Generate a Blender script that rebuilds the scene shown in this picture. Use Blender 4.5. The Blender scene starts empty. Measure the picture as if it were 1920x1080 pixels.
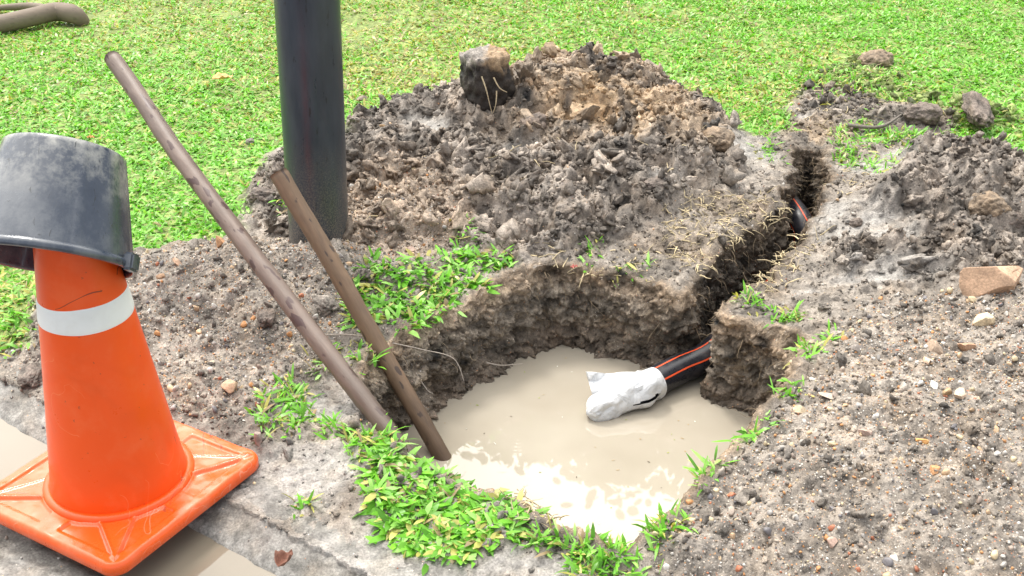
import bpy, bmesh, math
import numpy as np
from mathutils import Vector, Matrix

# ------------------------------------------------------------------ camera, world, sun, exposure
S = bpy.context.scene
COL = S.collection
F_PX, TH, CAM_H = 2100.0, math.radians(28.0), 1.45
cam_d = bpy.data.cameras.new("camera"); cam = bpy.data.objects.new("camera", cam_d); COL.objects.link(cam)
cam_d.sensor_width = 36.0; cam_d.lens = 36.0 * F_PX / 1920.0
cam_d.clip_start = 0.05; cam_d.clip_end = 2000.0
cam.location = (0, 0, CAM_H); cam.rotation_euler = (math.radians(90) - TH, 0, 0)
S.camera = cam

SUN_EL, SUN_AZ = math.radians(58), math.radians(-25)      # azimuth from +Y towards +X: light comes from beyond the hole
W = bpy.data.worlds.new("World"); S.world = W; W.use_nodes = True
wn = W.node_tree.nodes; wl = W.node_tree.links; wn.clear()
sky = wn.new("ShaderNodeTexSky"); sky.sky_type = 'NISHITA'; sky.sun_disc = False
sky.sun_elevation = SUN_EL; sky.sun_rotation = SUN_AZ
sky.air_density = 1.0; sky.dust_density = 4.0; sky.ozone_density = 0.6
bg = wn.new("ShaderNodeBackground"); bg.inputs["Strength"].default_value = 0.135
mixw = wn.new("ShaderNodeMix"); mixw.data_type = 'RGBA'; mixw.inputs[0].default_value = 0.8
# overcast cloud layer, brightest round the veiled sun
wtc = wn.new("ShaderNodeTexCoord"); wdt = wn.new("ShaderNodeVectorMath"); wdt.operation = 'DOT_PRODUCT'
wdt.inputs[1].default_value = (math.sin(SUN_AZ) * math.cos(SUN_EL), math.cos(SUN_AZ) * math.cos(SUN_EL), math.sin(SUN_EL))
wrp = wn.new("ShaderNodeValToRGB"); wrp.color_ramp.interpolation = 'EASE'; we = wrp.color_ramp.elements
we[0].position = .35; we[0].color = (.13, .135, .145, 1); we[1].position = .98; we[1].color = (.68, .66, .62, 1)
wsc = wn.new("ShaderNodeVectorMath"); wsc.operation = 'SCALE'; wsc.inputs[3].default_value = 50.0
wl.new(wtc.outputs["Generated"], wdt.inputs[0]); wl.new(wdt.outputs["Value"], wrp.inputs[0]); wl.new(wrp.outputs[0], wsc.inputs[0]); wl.new(wsc.outputs[0], mixw.inputs[7])
wo = wn.new("ShaderNodeOutputWorld")
wl.new(sky.outputs[0], mixw.inputs[6]); wl.new(mixw.outputs[2], bg.inputs[0]); wl.new(bg.outputs[0], wo.inputs[0])
sd = bpy.data.lights.new("sun", 'SUN'); sun = bpy.data.objects.new("sun", sd); COL.objects.link(sun)
sd.energy = 2.1; sd.angle = math.radians(11); sd.color = (1.0, 0.96, 0.9)
sdir = Vector((math.sin(SUN_AZ) * math.cos(SUN_EL), math.cos(SUN_AZ) * math.cos(SUN_EL), math.sin(SUN_EL)))
sun.rotation_euler = sdir.to_track_quat('Z', 'Y').to_euler(); sun.location = (0, 0, 8)
S.view_settings.view_transform = 'Standard'; S.view_settings.look = 'None'
S.view_settings.gamma = 1.0; S.view_settings.use_curve_mapping = False
S.view_settings.exposure = 0.32
S.cycles.max_bounces = 6; S.cycles.transparent_max_bounces = 4

# ------------------------------------------------------------------ helpers
rng = np.random.default_rng(7)
SN, CS = math.sin(TH), math.cos(TH)

def at(px, py, z=0.0):
    """photo pixel -> point of the horizontal plane z"""
    u = (px - 960) / F_PX; v = (py - 540) / F_PX
    t = (CAM_H - z) / (SN + v * CS)
    return np.array([u * t, t * (CS - v * SN), z])

def ray(px, py, Z):
    u = (px - 960) / F_PX; v = (py - 540) / F_PX
    return np.array([u * Z, Z * (CS - v * SN), CAM_H + Z * (-SN - v * CS)])

def hsh(ix, iy, iz=0, seed=0):
    h = (ix.astype(np.int64) * 374761393 + iy.astype(np.int64) * 668265263 + np.int64(iz) * 2147483647 if np.isscalar(iz)
         else ix.astype(np.int64) * 374761393 + iy.astype(np.int64) * 668265263 + iz.astype(np.int64) * 1274126177)
    h = (h + seed * 144665) & 0xFFFFFFFF
    h = ((h ^ (h >> 13)) * 1274126177) & 0xFFFFFFFF
    h = ((h ^ (h >> 16)) * 2246822519) & 0xFFFFFFFF
    return ((h ^ (h >> 15)) & 0xFFFFFF) / float(0xFFFFFF)

def vn2(x, y, seed=0):
    ix, iy = np.floor(x), np.floor(y); fx, fy = x - ix, y - iy
    fx = fx * fx * fx * (fx * (fx * 6 - 15) + 10); fy = fy * fy * fy * (fy * (fy * 6 - 15) + 10)
    a = hsh(ix, iy, 0, seed); b = hsh(ix + 1, iy, 0, seed); c = hsh(ix, iy + 1, 0, seed); d = hsh(ix + 1, iy + 1, 0, seed)
    return (a + (b - a) * fx) * (1 - fy) + (c + (d - c) * fx) * fy - 0.5

def fbm2(x, y, f, octv=4, seed=0, g=0.5):
    s = np.zeros_like(x); a = 1.0
    for o in range(octv):
        th = 0.6 * o + 0.3; c, sn = math.cos(th), math.sin(th)
        s += a * vn2((x * c - y * sn) * f + 17.3 * o, (x * sn + y * c) * f + 5.1 * o, seed + o); a *= g; f *= 2.03
    return s

def vn3(x, y, z, seed=0):
    ix, iy, iz = np.floor(x), np.floor(y), np.floor(z); fx, fy, fz = x - ix, y - iy, z - iz
    fx = fx * fx * (3 - 2 * fx); fy = fy * fy * (3 - 2 * fy); fz = fz * fz * (3 - 2 * fz)
    r = 0
    for dx in (0, 1):
        for dy in (0, 1):
            for dz in (0, 1):
                w = (fx if dx else 1 - fx) * (fy if dy else 1 - fy) * (fz if dz else 1 - fz)
                r = r + w * hsh(ix + dx, iy + dy, iz + dz, seed)
    return r - 0.5

def fbm3(x, y, z, f, octv=4, seed=0, g=0.5):
    s = 0; a = 1.0
    for o in range(octv):
        s = s + a * vn3(x * f + 3.3 * o, y * f + 7.7 * o, z * f + 1.9 * o, seed + o); a *= g; f *= 2.03
    return s

def lumps(x, y, f, seed=0):
    """rounded clods: 1 at a cell's centre falling to 0 in the creases"""
    X, Y = x * f, y * f; ix, iy = np.floor(X), np.floor(Y)
    d1 = np.full(X.shape, 9.0); hh = np.zeros(X.shape)
    for dx in (-1, 0, 1):
        for dy in (-1, 0, 1):
            cx, cy = ix + dx, iy + dy
            px = cx + hsh(cx, cy, 0, seed); py = cy + hsh(cx, cy, 0, seed + 91)
            d = (X - px) ** 2 + (Y - py) ** 2
            k = d < d1; hh = np.where(k, hsh(cx, cy, 0, seed + 37), hh); d1 = np.where(k, d, d1)
    return np.sqrt(np.clip(1 - d1 / 0.75, 0, 1)) * (0.35 + 0.65 * hh)

def sstep(a, b, x):
    t = np.clip((x - a) / (b - a), 0, 1); return t * t * (3 - 2 * t)

def catmull(P, n=8, closed=True):
    P = np.asarray(P, float); m = len(P); out = []
    rngi = range(m) if closed else range(m - 1)
    for i in rngi:
        if closed: a, b, c, d = P[i - 1], P[i], P[(i + 1) % m], P[(i + 2) % m]
        else: a, b, c, d = P[max(i - 1, 0)], P[i], P[i + 1], P[min(i + 2, m - 1)]
        for k in range(n):
            t = k / n
            out.append(0.5 * ((2 * b) + (c - a) * t + (2 * a - 5 * b + 4 * c - d) * t * t + (3 * b - a - 3 * c + d) * t ** 3))
    if not closed: out.append(P[-1])
    return np.array(out)

def sdf(poly, x, y):
    """signed distance, positive inside"""
    d = np.full(x.shape, 1e9); ins = np.zeros(x.shape, bool); m = len(poly)
    for i in range(m):
        ax, ay = poly[i][0], poly[i][1]; bx, by = poly[(i + 1) % m][0], poly[(i + 1) % m][1]
        ex, ey = bx - ax, by - ay; L = ex * ex + ey * ey + 1e-12
        t = np.clip(((x - ax) * ex + (y - ay) * ey) / L, 0, 1)
        d = np.minimum(d, (x - ax - t * ex) ** 2 + (y - ay - t * ey) ** 2)
        c = (ay > y) != (by > y)
        if abs(by - ay) > 1e-12:
            ins ^= c & (x < (bx - ax) * (y - ay) / (by - ay) + ax)
    d = np.sqrt(d); return np.where(ins, d, -d)

def pxpoly(pts): return np.array([at(a, b)[:2] for a, b in pts])

def tag(o, label=None, cat=None, group=None, kind=None):
    if label: o["label"] = label
    if cat: o["category"] = cat
    if group: o["group"] = group
    if kind: o["kind"] = kind
    return o

def mesh_obj(name, V, F, mat=None, parent=None, smooth=True, col=None, attrs=None, loc=None):
    """V (n,3); F an (m,k) int array or a list of faces"""
    me = bpy.data.meshes.new(name)
    V = np.asarray(V, dtype=np.float32)
    if isinstance(F, np.ndarray):
        k = F.shape[1]; m = len(F)
        me.vertices.add(len(V)); me.vertices.foreach_set("co", V.ravel())
        me.loops.add(m * k); me.loops.foreach_set("vertex_index", F.astype(np.int32).ravel())
        me.polygons.add(m); me.polygons.foreach_set("loop_start", np.arange(0, m * k, k, dtype=np.int32))
        me.update(calc_edges=True)
    else:
        me.from_pydata([tuple(map(float, v)) for v in V], [], [tuple(int(i) for i in f) for f in F])
    if smooth: me.polygons.foreach_set("use_smooth", np.ones(len(me.polygons), bool))
    if col is not None:
        c = me.color_attributes.new("Col", 'FLOAT_COLOR', 'POINT')
        cc = np.ones((len(V), 4), np.float32); cc[:, :3] = col; c.data.foreach_set("color", cc.ravel())
    for kname, arr in (attrs or {}).items():
        a_ = me.attributes.new(kname, 'FLOAT', 'POINT'); a_.data.foreach_set("value", np.asarray(arr, np.float32))
    me.update()
    o = bpy.data.objects.new(name, me); COL.objects.link(o)
    if mat: me.materials.append(mat)
    if parent: o.parent = parent
    if loc is not None: o.location = loc
    return o

def empty(name, loc=(0, 0, 0)):
    o = bpy.data.objects.new(name, None); o.empty_display_size = .05; COL.objects.link(o); o.location = loc
    return o

def grid_faces(nr, nc, closed=False):
    i = np.arange(nr - 1)[:, None]; j = np.arange(nc if closed else nc - 1)[None, :]
    j2 = (j + 1) % nc
    return np.stack([i * nc + j, i * nc + j2, (i + 1) * nc + j2, (i + 1) * nc + j], -1).reshape(-1, 4)

def ico(sub):
    bm = bmesh.new(); bmesh.ops.create_icosphere(bm, subdivisions=sub, radius=1.0)
    V = np.array([v.co[:] for v in bm.verts]); F = np.array([[v.index for v in f.verts] for f in bm.faces]); bm.free()
    return V, F

# ------------------------------------------------------------------ node material helpers
def newmat(name):
    m = bpy.data.materials.new(name); m.use_nodes = True
    nt = m.node_tree; b = nt.nodes["Principled BSDF"]
    return m, nt, nt.nodes, nt.links, b

def N_noise(nt, scale, detail=6, rough=.55, co=None, dist=0.0):
    n = nt.nodes.new("ShaderNodeTexNoise"); n.inputs["Scale"].default_value = scale
    n.inputs["Detail"].default_value = detail; n.inputs["Roughness"].default_value = rough; n.inputs["Distortion"].default_value = dist
    if co is not None: nt.links.new(co, n.inputs["Vector"])
    return n

def N_ramp(nt, src, stops):
    r = nt.nodes.new("ShaderNodeValToRGB"); e = r.color_ramp.elements
    while len(e) < len(stops): e.new(0.5)
    for k, (p, c) in enumerate(stops):
        e[k].position = p; e[k].color = (c, c, c, 1) if np.isscalar(c) else (*c, 1)
    nt.links.new(src, r.inputs[0]); return r

def N_mix(nt, fac, a, b, mode='MIX'):
    m = nt.nodes.new("ShaderNodeMix"); m.data_type = 'RGBA'; m.blend_type = mode; m.clamp_factor = True
    for s, v in ((0, fac), (6, a), (7, b)):
        if hasattr(v, "links") or isinstance(v, bpy.types.NodeSocket): nt.links.new(v, m.inputs[s])
        else: m.inputs[s].default_value = v if np.isscalar(v) else (*v, 1)
    return m.outputs[2]

def N_math(nt, op, a, b=0.0, clamp=False):
    m = nt.nodes.new("ShaderNodeMath"); m.operation = op; m.use_clamp = clamp
    for s, v in ((0, a), (1, b)):
        if isinstance(v, bpy.types.NodeSocket): nt.links.new(v, m.inputs[s])
        else: m.inputs[s].default_value = v
    return m.outputs[0]

def N_bump(nt, h, strength, dist, normal=None):
    b = nt.nodes.new("ShaderNodeBump"); b.inputs["Strength"].default_value = strength; b.inputs["Distance"].default_value = dist
    nt.links.new(h, b.inputs["Height"])
    if normal: nt.links.new(normal, b.inputs["Normal"])
    return b.outputs[0]

def N_pos(nt): return nt.nodes.new("ShaderNodeNewGeometry").outputs["Position"]
def N_obj(nt): return nt.nodes.new("ShaderNodeTexCoord").outputs["Object"]

def N_attr(nt, name, what="Color"):
    a = nt.nodes.new("ShaderNodeAttribute"); a.attribute_name = name; return a.outputs[what]

def soil_material(name, rough_dry=0.75, rough_wet=0.2, specks=True, bump=1.0):
    m, nt, N, L, b = newmat(name); co = N_pos(nt)
    c = N_attr(nt, "Col"); wet = N_attr(nt, "wet", "Fac")
    n1 = N_noise(nt, 45, 8, .65, co); n2 = N_noise(nt, 210, 5, .6, co); n3 = N_noise(nt, 11, 4, .5, co)
    c1 = N_mix(nt, 1.0, c, N_ramp(nt, n1.outputs[0], [(.28, .45), (.5, .95), (.72, 1.5)]).outputs[0], 'MULTIPLY')
    c2 = N_mix(nt, 1.0, c1, N_ramp(nt, n2.outputs[0], [(.3, .6), (.5, 1.0), (.7, 1.35)]).outputs[0], 'MULTIPLY')
    warm = N_mix(nt, N_ramp(nt, n3.outputs[0], [(.5, 0.0), (.72, .55)]).outputs[0], c2, N_mix(nt, 1.0, c2, (1.1, .96, .80), 'MULTIPLY'))
    out = warm
    if specks:
        v = N.new("ShaderNodeTexVoronoi"); v.inputs["Scale"].default_value = 230; L.new(co, v.inputs["Vector"])
        sp = N_math(nt, 'MULTIPLY', N_math(nt, 'LESS_THAN', v.outputs["Distance"], .30), N_math(nt, 'GREATER_THAN', N.new("ShaderNodeSeparateColor").outputs[0], 2.0))
        sc = [x for x in N if x.bl_idname == "ShaderNodeSeparateColor"][-1]; L.new(v.outputs["Color"], sc.inputs[0])
        thr = N_math(nt, 'GREATER_THAN', sc.outputs[0], N_math(nt, 'SUBTRACT', 1.0, N_math(nt, 'MULTIPLY', N_attr(nt, "grit", "Fac"), .30)))
        sp = N_math(nt, 'MULTIPLY', N_math(nt, 'LESS_THAN', v.outputs["Distance"], .34), thr)
        pc = N_ramp(nt, sc.outputs[1], [(0.0, (.10, .09, .09)), (.25, (.42, .38, .33)), (.5, (.62, .56, .48)), (.72, (.55, .30, .14)), (.88, (.42, .16, .08)), (1.0, (.75, .72, .68))])
        out = N_mix(nt, sp, warm, pc.outputs[0])
    L.new(out, b.inputs["Base Color"])
    nr = N_noise(nt, 30, 4, .5, co)
    w2 = N_math(nt, 'MULTIPLY', wet, N_ramp(nt, nr.outputs[0], [(.35, .4), (.6, 1.0)]).outputs[0])
    mr = nt.nodes.new("ShaderNodeMapRange"); L.new(w2, mr.inputs[0]); mr.inputs[3].default_value = rough_dry; mr.inputs[4].default_value = rough_wet
    L.new(mr.outputs[0], b.inputs["Roughness"]); b.inputs["IOR"].default_value = 1.4
    hb = N_math(nt, 'ADD', N_math(nt, 'MULTIPLY', n1.outputs[0], 1.0), N_math(nt, 'MULTIPLY', n2.outputs[0], .45))
    bm_ = N_bump(nt, hb, 0.55 * bump, 0.012)
    L.new(bm_, b.inputs["Normal"])
    return m

def attr_material(name, rough=.6, bump_scale=120, bump=.4, var=.35, ior=1.45, trans=0.0, bdist=.004, coat=0.0, vscale=None):
    m, nt, N, L, b = newmat(name); co = N_pos(nt)
    c = N_attr(nt, "Col"); n = N_noise(nt, vscale or bump_scale, 6, .6, co)
    out = N_mix(nt, 1.0, c, N_ramp(nt, n.outputs[0], [(.3, 1 - var), (.7, 1 + var)]).outputs[0], 'MULTIPLY')
    L.new(out, b.inputs["Base Color"]); b.inputs["Roughness"].default_value = rough; b.inputs["IOR"].default_value = ior
    b.inputs["Coat Weight"].default_value = coat; b.inputs["Coat Roughness"].default_value = .15
    if bump:
        nb = N_noise(nt, bump_scale, 5, .6, co); L.new(N_bump(nt, nb.outputs[0], bump, bdist), b.inputs["Normal"])
    if trans:
        t = N.new("ShaderNodeBsdfTranslucent"); L.new(N_mix(nt, 1.0, out, (1.15, 1.25, .55), 'MULTIPLY'), t.inputs[0])
        mx = N.new("ShaderNodeMixShader"); mx.inputs[0].default_value = trans
        o = [x for x in N if x.bl_idname == "ShaderNodeOutputMaterial"][0]
        L.new(b.outputs[0], mx.inputs[1]); L.new(t.outputs[0], mx.inputs[2]); L.new(mx.outputs[0], o.inputs[0])
    return m

M_soil = soil_material("soil")
M_clod = soil_material("clod", specks=False, bump=1.1)
M_wall = soil_material("pit_wall", rough_dry=.75, rough_wet=.35, bump=1.3)
M_grass = attr_material("grass_blade", rough=.34, bump=0, var=.18, vscale=60, trans=.3, ior=1.45)
M_straw = attr_material("straw", rough=.7, bump=0, var=.3, vscale=300)
M_stone = attr_material("stone", rough=.62, bump_scale=160, bump=.5, var=.3)
M_gravel = attr_material("gravel", rough=.5, bump=0, var=.25, vscale=200)

# ------------------------------------------------------------------ ground plan (traced on the ground plane)
SOIL = pxpoly([(-900, 1500), (-300, 700), (0, 655), (60, 650), (120, 520), (200, 486), (300, 474), (400, 464), (465, 440), (450, 385), (480, 350),
               (500, 300), (540, 285), (600, 330), (640, 330), (652, 262), (740, 235), (840, 205), (900, 195), (1000, 190), (1080, 180), (1200, 186), (1290, 215), (1350, 250),
               (1400, 275), (1450, 280), (1475, 250), (1470, 200), (1510, 165), (1600, 168), (1660, 190), (1700, 222), (1790, 240), (1800, 270),
               (1880, 300), (1930, 345), (2100, 420), (2600, 520), (2600, 1500)])
HEAP = pxpoly([(520, 470), (640, 490), (760, 482), (880, 488), (980, 500), (1100, 490), (1200, 455), (1290, 420), (1370, 385), (1400, 330), (1375, 270),
               (1290, 215), (1200, 186), (1080, 180), (1000, 190), (900, 195), (840, 205), (740, 235), (655, 265), (650, 330), (600, 335), (540, 300), (485, 345), (462, 400), (480, 440)])
HEAP2 = pxpoly([(1545, 500), (1620, 575), (1760, 570), (1900, 560), (2050, 560), (2150, 480), (2050, 400), (1920, 320), (1830, 290), (1740, 285), (1680, 330), (1660, 400), (1600, 430)])
GRAVR = pxpoly([(1200, 1200), (1230, 1040), (1300, 960), (1400, 860), (1500, 780), (1560, 680), (1600, 600), (1760, 590), (2000, 590), (2600, 600), (2600, 1300)])
GRAVL = pxpoly([(-300, 700), (80, 640), (160, 510), (300, 480), (450, 465), (620, 480), (760, 520), (690, 560), (640, 640), (560, 720), (460, 800), (380, 790), (0, 720), (-300, 800)])
TANS = pxpoly([(640, 380), (760, 350), (860, 400), (900, 470), (820, 500), (700, 520), (560, 500), (560, 460)])
PIT_CTRL = [(1100, 1034, .02), (1172, 1038, .02), (1245, 1003, .02), (1308, 942, .02), (1365, 885, .02), (1422, 832, .025), (1468, 782, .035), (1496, 722, .06),
            (1500, 668, .07), (1440, 632, .05), (1350, 606, .03), (1400, 552, .012), (1465, 500, .01), (1520, 440, .01), (1545, 380, .01), (1548, 320, .01), (1528, 285, .02),
            (1495, 290, .015), (1484, 330, .01), (1475, 395, .01), (1430, 440, .012), (1365, 482, .012), (1312, 530, .02), (1275, 570, .06), (1235, 550, .1),
            (1150, 524, .1), (1060, 512, .08), (970, 524, .1), (890, 564, .12), (810, 600, .12), (750, 638, .13), (700, 672, .08), (682, 730, .05),
            (700, 785, .04), (745, 842, .025), (800, 880, .02), (880, 912, .02), (960, 946, .02), (1040, 998, .02)]
_pc = np.array([[*at(a, b)[:2], c] for a, b, c in PIT_CTRL])
PITC = catmull(_pc, 14)
seg = np.r_[0, np.cumsum(np.hypot(*np.diff(np.vstack([PITC, PITC[:1]])[:, :2], axis=0).T))]
nper = int(seg[-1] / 0.0036)
sq = np.linspace(0, seg[-1], nper, endpoint=False)
_cl = np.vstack([PITC, PITC[:1]])
PIT = np.stack([np.interp(sq, seg, _cl[:, k]) for k in range(3)], 1)
_pj = .016 + .020 * (PIT[:, 0] > .62) * (PIT[:, 1] > 2.7)
PIT[:, 0] += _pj * fbm2(PIT[:, 0], PIT[:, 1], 14, 3, 5); PIT[:, 1] += _pj * fbm2(PIT[:, 0], PIT[:, 1], 14, 3, 15)
PITP = PIT[::4, :2]
WATER_Z = -0.22

# kerb frame: line along the water's edge in the gutter
KA, KB = at(0, 785, -.05)[:2], at(510, 1075, -.05)[:2]
KD = (KB - KA) / np.linalg.norm(KB - KA); KN = np.array([-KD[1], KD[0]])
if KN[1] < 0: KN = -KN
def kcoord(x, y): return (x - KA[0]) * KD[0] + (y - KA[1]) * KD[1], (x - KA[0]) * KN[0] + (y - KA[1]) * KN[1]

BUMPS = [  # photo px, py on the plane, height, sigma x, sigma y
    (1085, 250, .23, .30, .26), (960, 265, .15, .26, .24), (820, 290, .12, .26, .22), (700, 330, .09, .2, .2), (1230, 290, .14, .24, .22), (1150, 370, .11, .34, .22),
    (950, 400, .09, .34, .2), (1340, 330, .05, .15, .15), (520, 375, .05, .08, .10),
    (150, 590, .06, .18, .12), (300, 560, .085, .2, .13), (450, 540, .085, .2, .13), (600, 520, .06, .2, .14), (60, 670, .05, .16, .1),
    (1780, 420, .15, .26, .18), (1900, 430, .13, .2, .16), (1660, 500, .06, .16, .12), (1760, 320, .06, .14, .10),
    (1800, 850, .12, .4, .32), (1560, 960, .07, .3, .22), (1950, 650, .10, .3, .26), (1640, 740, .05, .25, .2), (1480, 860, .035, .14, .1),
    (1690, 225, .05, .12, .05), (1820, 225, .06, .14, .06), (1630, 150, .04, .08, .06), (1400, 440, .03, .16, .1)]
_B = [(*at(a, b)[:2], h, sx, sy) for a, b, h, sx, sy in BUMPS]
FLATS = [(1395, 310, .10, .17), (1665, 335, .13, .15), (1620, 470, .13, .09), (1640, 545, .15, .06), (1500, 225, .05, .05), (620, 760, .1, .08), (780, 1010, .16, .12),
         (560, 900, .14, .1), (640, 1060, .2, .1), (1000, 1075, .12, .04), (1700, 300, .12, .07), (1560, 430, .08, .10), (1480, 560, .10, .04), (800, 300, .10, .08), (1250, 400, .06, .04), (965, 335, .07, .04), (1500, 440, .05, .08)]
_FL = [(*at(a, b)[:2], sx, sy) for a, b, sx, sy in FLATS]

def zones(x, y):
    jx = x + .055 * fbm2(x, y, 8, 4, 71, .6); jy = y + .055 * fbm2(x, y, 8, 4, 83, .6)
    soil = sstep(-.035, .03, sdf(SOIL, jx, jy))
    heap = np.maximum(sstep(-.03, .06, sdf(HEAP, jx, jy)), sstep(-.03, .06, sdf(HEAP2, jx, jy)))
    grav = np.maximum(sstep(-.02, .06, sdf(GRAVR, jx, jy)), sstep(-.02, .05, sdf(GRAVL, jx, jy)))
    tan = sstep(-.03, .05, sdf(TANS, jx, jy))
    flat = np.zeros_like(x)
    for fx, fy, sx, sy in _FL: flat = np.maximum(flat, np.exp(-(((jx - fx) / sx) ** 2 + ((jy - fy) / sy) ** 2) ** 2))
    return soil, heap, grav, tan, flat

def height(x, y, zz=None):
    soil, heap, grav, tan, flat = zones(x, y) if zz is None else zz
    p = np.zeros_like(x)
    for bx, by, h, sx, sy in _B:
        p += (h * np.exp(-.5 * (((x - bx) / sx) ** 2 + ((y - by) / sy) ** 2))) ** 3
    H = np.cbrt(p) + .012 * fbm2(x, y, 2.2, 3, 3)
    q = 1 - .95 * flat
    rough = np.maximum(heap, 0)
    H += rough * q * (.022 * (1 - 4 * np.abs(fbm2(x, y, 7, 4, 33, .6))) + .05 * (lumps(x + .03 * fbm2(x, y, 12, 2, 8), y, 4.6, 10) - .4) + .042 * (lumps(x + .02 * fbm2(x, y, 20, 2, 9), y, 9, 11) - .3) + .024 * lumps(x, y + .01 * fbm2(x, y, 30, 2, 19), 20, 12) + .013 * lumps(x, y, 44, 13) + .006 * lumps(x, y, 90, 14))
    g = np.clip(soil - heap, 0, 1)
    H += g * q * (.024 * fbm2(x, y, 11, 4, 21, .6) + .014 * (lumps(x, y, 22, 22) * lumps(x, y, 9, 27)) + .010 * lumps(x + .004 * fbm2(x, y, 90, 2, 29), y, 50, 23) + .006 * lumps(x, y, 105, 24))
    H += g * .006 * fbm2(x, y, 60, 3, 26, .6)
    H += (1 - soil) * .010 * fbm2(x, y, 6, 3, 31)
    s, n = kcoord(x, y)
    drop = 1 - sstep(.10, .26, n)            # soil thins out onto the kerb
    H = np.where(n < .3, H * (1 - drop) + drop * (-.012 + .004 * fbm2(x, y, 40, 3, 41)), H)
    H = np.where(n < .07, -.14, H)
    return H

def soil_color(x, y, H, zz):
    soil, heap, grav, tan, flat = zz
    def L3(c): return np.array(c, float)[None, :]
    n1 = fbm2(x, y, 5, 4, 51)[:, None]; n2 = fbm2(x, y, 14, 4, 61, .6)[:, None]; n3 = fbm2(x, y, 35, 3, 65, .6)[:, None]
    c = L3((.22, .192, .163)) * (1 + .45 * n1 + .6 * n2)
    dark = L3((.215, .182, .152)) * (1 + .8 * n2 + .8 * n3)
    c = c + (dark - c) * heap[:, None]
    # dry tan crumble near the crest of the large heap and on the trench's far end
    for (px, py, sx, sy, k) in ((1130, 290, .30, .20, 1.0), (1080, 225, .3, .15, .9), (1260, 320, .14, .12, .6), (760, 420, .2, .08, .5), (1250, 270, .10, .10, .5), (1530, 260, .10, .16, .8), (1330, 290, .07, .07, .6), (1830, 360, .1, .06, .7), (930, 930, .05, .05, .0)):
        bx, by = at(px, py)[:2]
        k2 = (k * np.exp(-(((x - bx) / sx) ** 2 + ((y - by) / sy) ** 2)))[:, None] * np.clip(.75 + 1.6 * n2, 0, 1)
        c = c + (L3((.42, .295, .175)) - c) * k2
    c = c + (L3((.33, .255, .19)) * (1 + .4 * n3) - c) * (tan[:, None] * .7)
    c = c + (L3((.25, .218, .185)) * (1 + .7 * n3 + .45 * n2) - c) * (grav * (1 - tan))[:, None] * .75
    c = c + (L3((.33, .31, .285)) * (1 + .12 * n2) - c) * (flat * soil)[:, None] * .95
    bank = np.zeros_like(x)
    for (px, py, sx, sy) in ((1390, 425, .16, .10), (1450, 560, .06, .05), (1290, 480, .16, .08), (1590, 165, .2, .14), (1720, 215, .2, .09), (1540, 250, .12, .12), (1840, 240, .15, .05)):
        bx, by = at(px, py)[:2]; bank = np.maximum(bank, np.exp(-(((x - bx) / sx) ** 2 + ((y - by) / sy) ** 2)))
    c = c + (L3((.185, .145, .105)) * (1 + .8 * n3 + .6 * n2) - c) * (bank * .9)[:, None]
    under = L3((.21, .27, .08)) * (1 + .6 * n3)
    c = c + (under - c) * (1 - soil)[:, None]
    wet = np.clip(.35 + .9 * flat + .5 * heap + 1.2 * n2[:, 0] - .3 * grav, 0, 1) * soil
    grit = np.clip(.06 + .75 * grav + .5 * tan - .7 * flat, 0, 1) * soil
    return np.clip(c, .02, .8), wet, grit

# ------------------------------------------------------------------ ground sheet
def graded(lo, hi, d, far):
    a = np.arange(lo, hi, d); r = [hi]; s = d
    while r[-1] < far: s *= 1.22; r.append(r[-1] + s)
    l = [lo]; s = d
    while l[-1] > -far: s *= 1.22; l.append(l[-1] - s)
    return np.r_[np.array(l[:0:-1]), a, np.array(r)]
gx = graded(-1.75, 2.15, .0062, 90); gy = graded(1.35, 4.9, .0062, 90)
GX, GY = np.meshgrid(gx, gy)
X, Y = GX.ravel(), GY.ravel()
ZZ = zones(X, Y); HH = height(X, Y, ZZ)
colr, wet, grit = soil_color(X, Y, HH, ZZ)
pit_sd = np.full(X.shape, -9.0)
nearp = (X > -.6) & (X < 1.4) & (Y > 1.4) & (Y < 4.2)
pit_sd[nearp] = sdf(PITP, X[nearp], Y[nearp])
# horizontal jitter makes the clods' flanks steep and ragged
jit = np.clip(ZZ[0], 0, 1) * .005
XX = X + jit * fbm2(X, Y, 70, 2, 101) * 2; YY = Y + jit * fbm2(X, Y, 70, 2, 111) * 2
V = np.stack([XX, YY, HH], 1)
F = grid_faces(len(gy), len(gx))
keep = (pit_sd[F] < 0).all(1)
F = F[keep]
cx, cy = X[F].mean(1), Y[F].mean(1)
hs1 = sdf(HEAP, cx, cy) > 0; hs2 = sdf(HEAP2, cx, cy) > 0
def sub_mesh(name, sel):
    f = F[sel]; u, inv = np.unique(f, return_inverse=True)
    return mesh_obj(name, V[u], inv.reshape(f.shape), M_soil, col=colr[u], attrs={"wet": wet[u], "grit": grit[u]})
tag(sub_mesh("ground", ~hs1 & ~hs2), kind="structure")
tag(sub_mesh("spoil_heap", hs1), "large heap of dark crumbly dug soil behind the water filled hole", "dirt heap", "heaps of dug soil")
tag(sub_mesh("spoil_heap", hs2), "smaller heap of dark grey soil right of the trench", "dirt heap", "heaps of dug soil")

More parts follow.
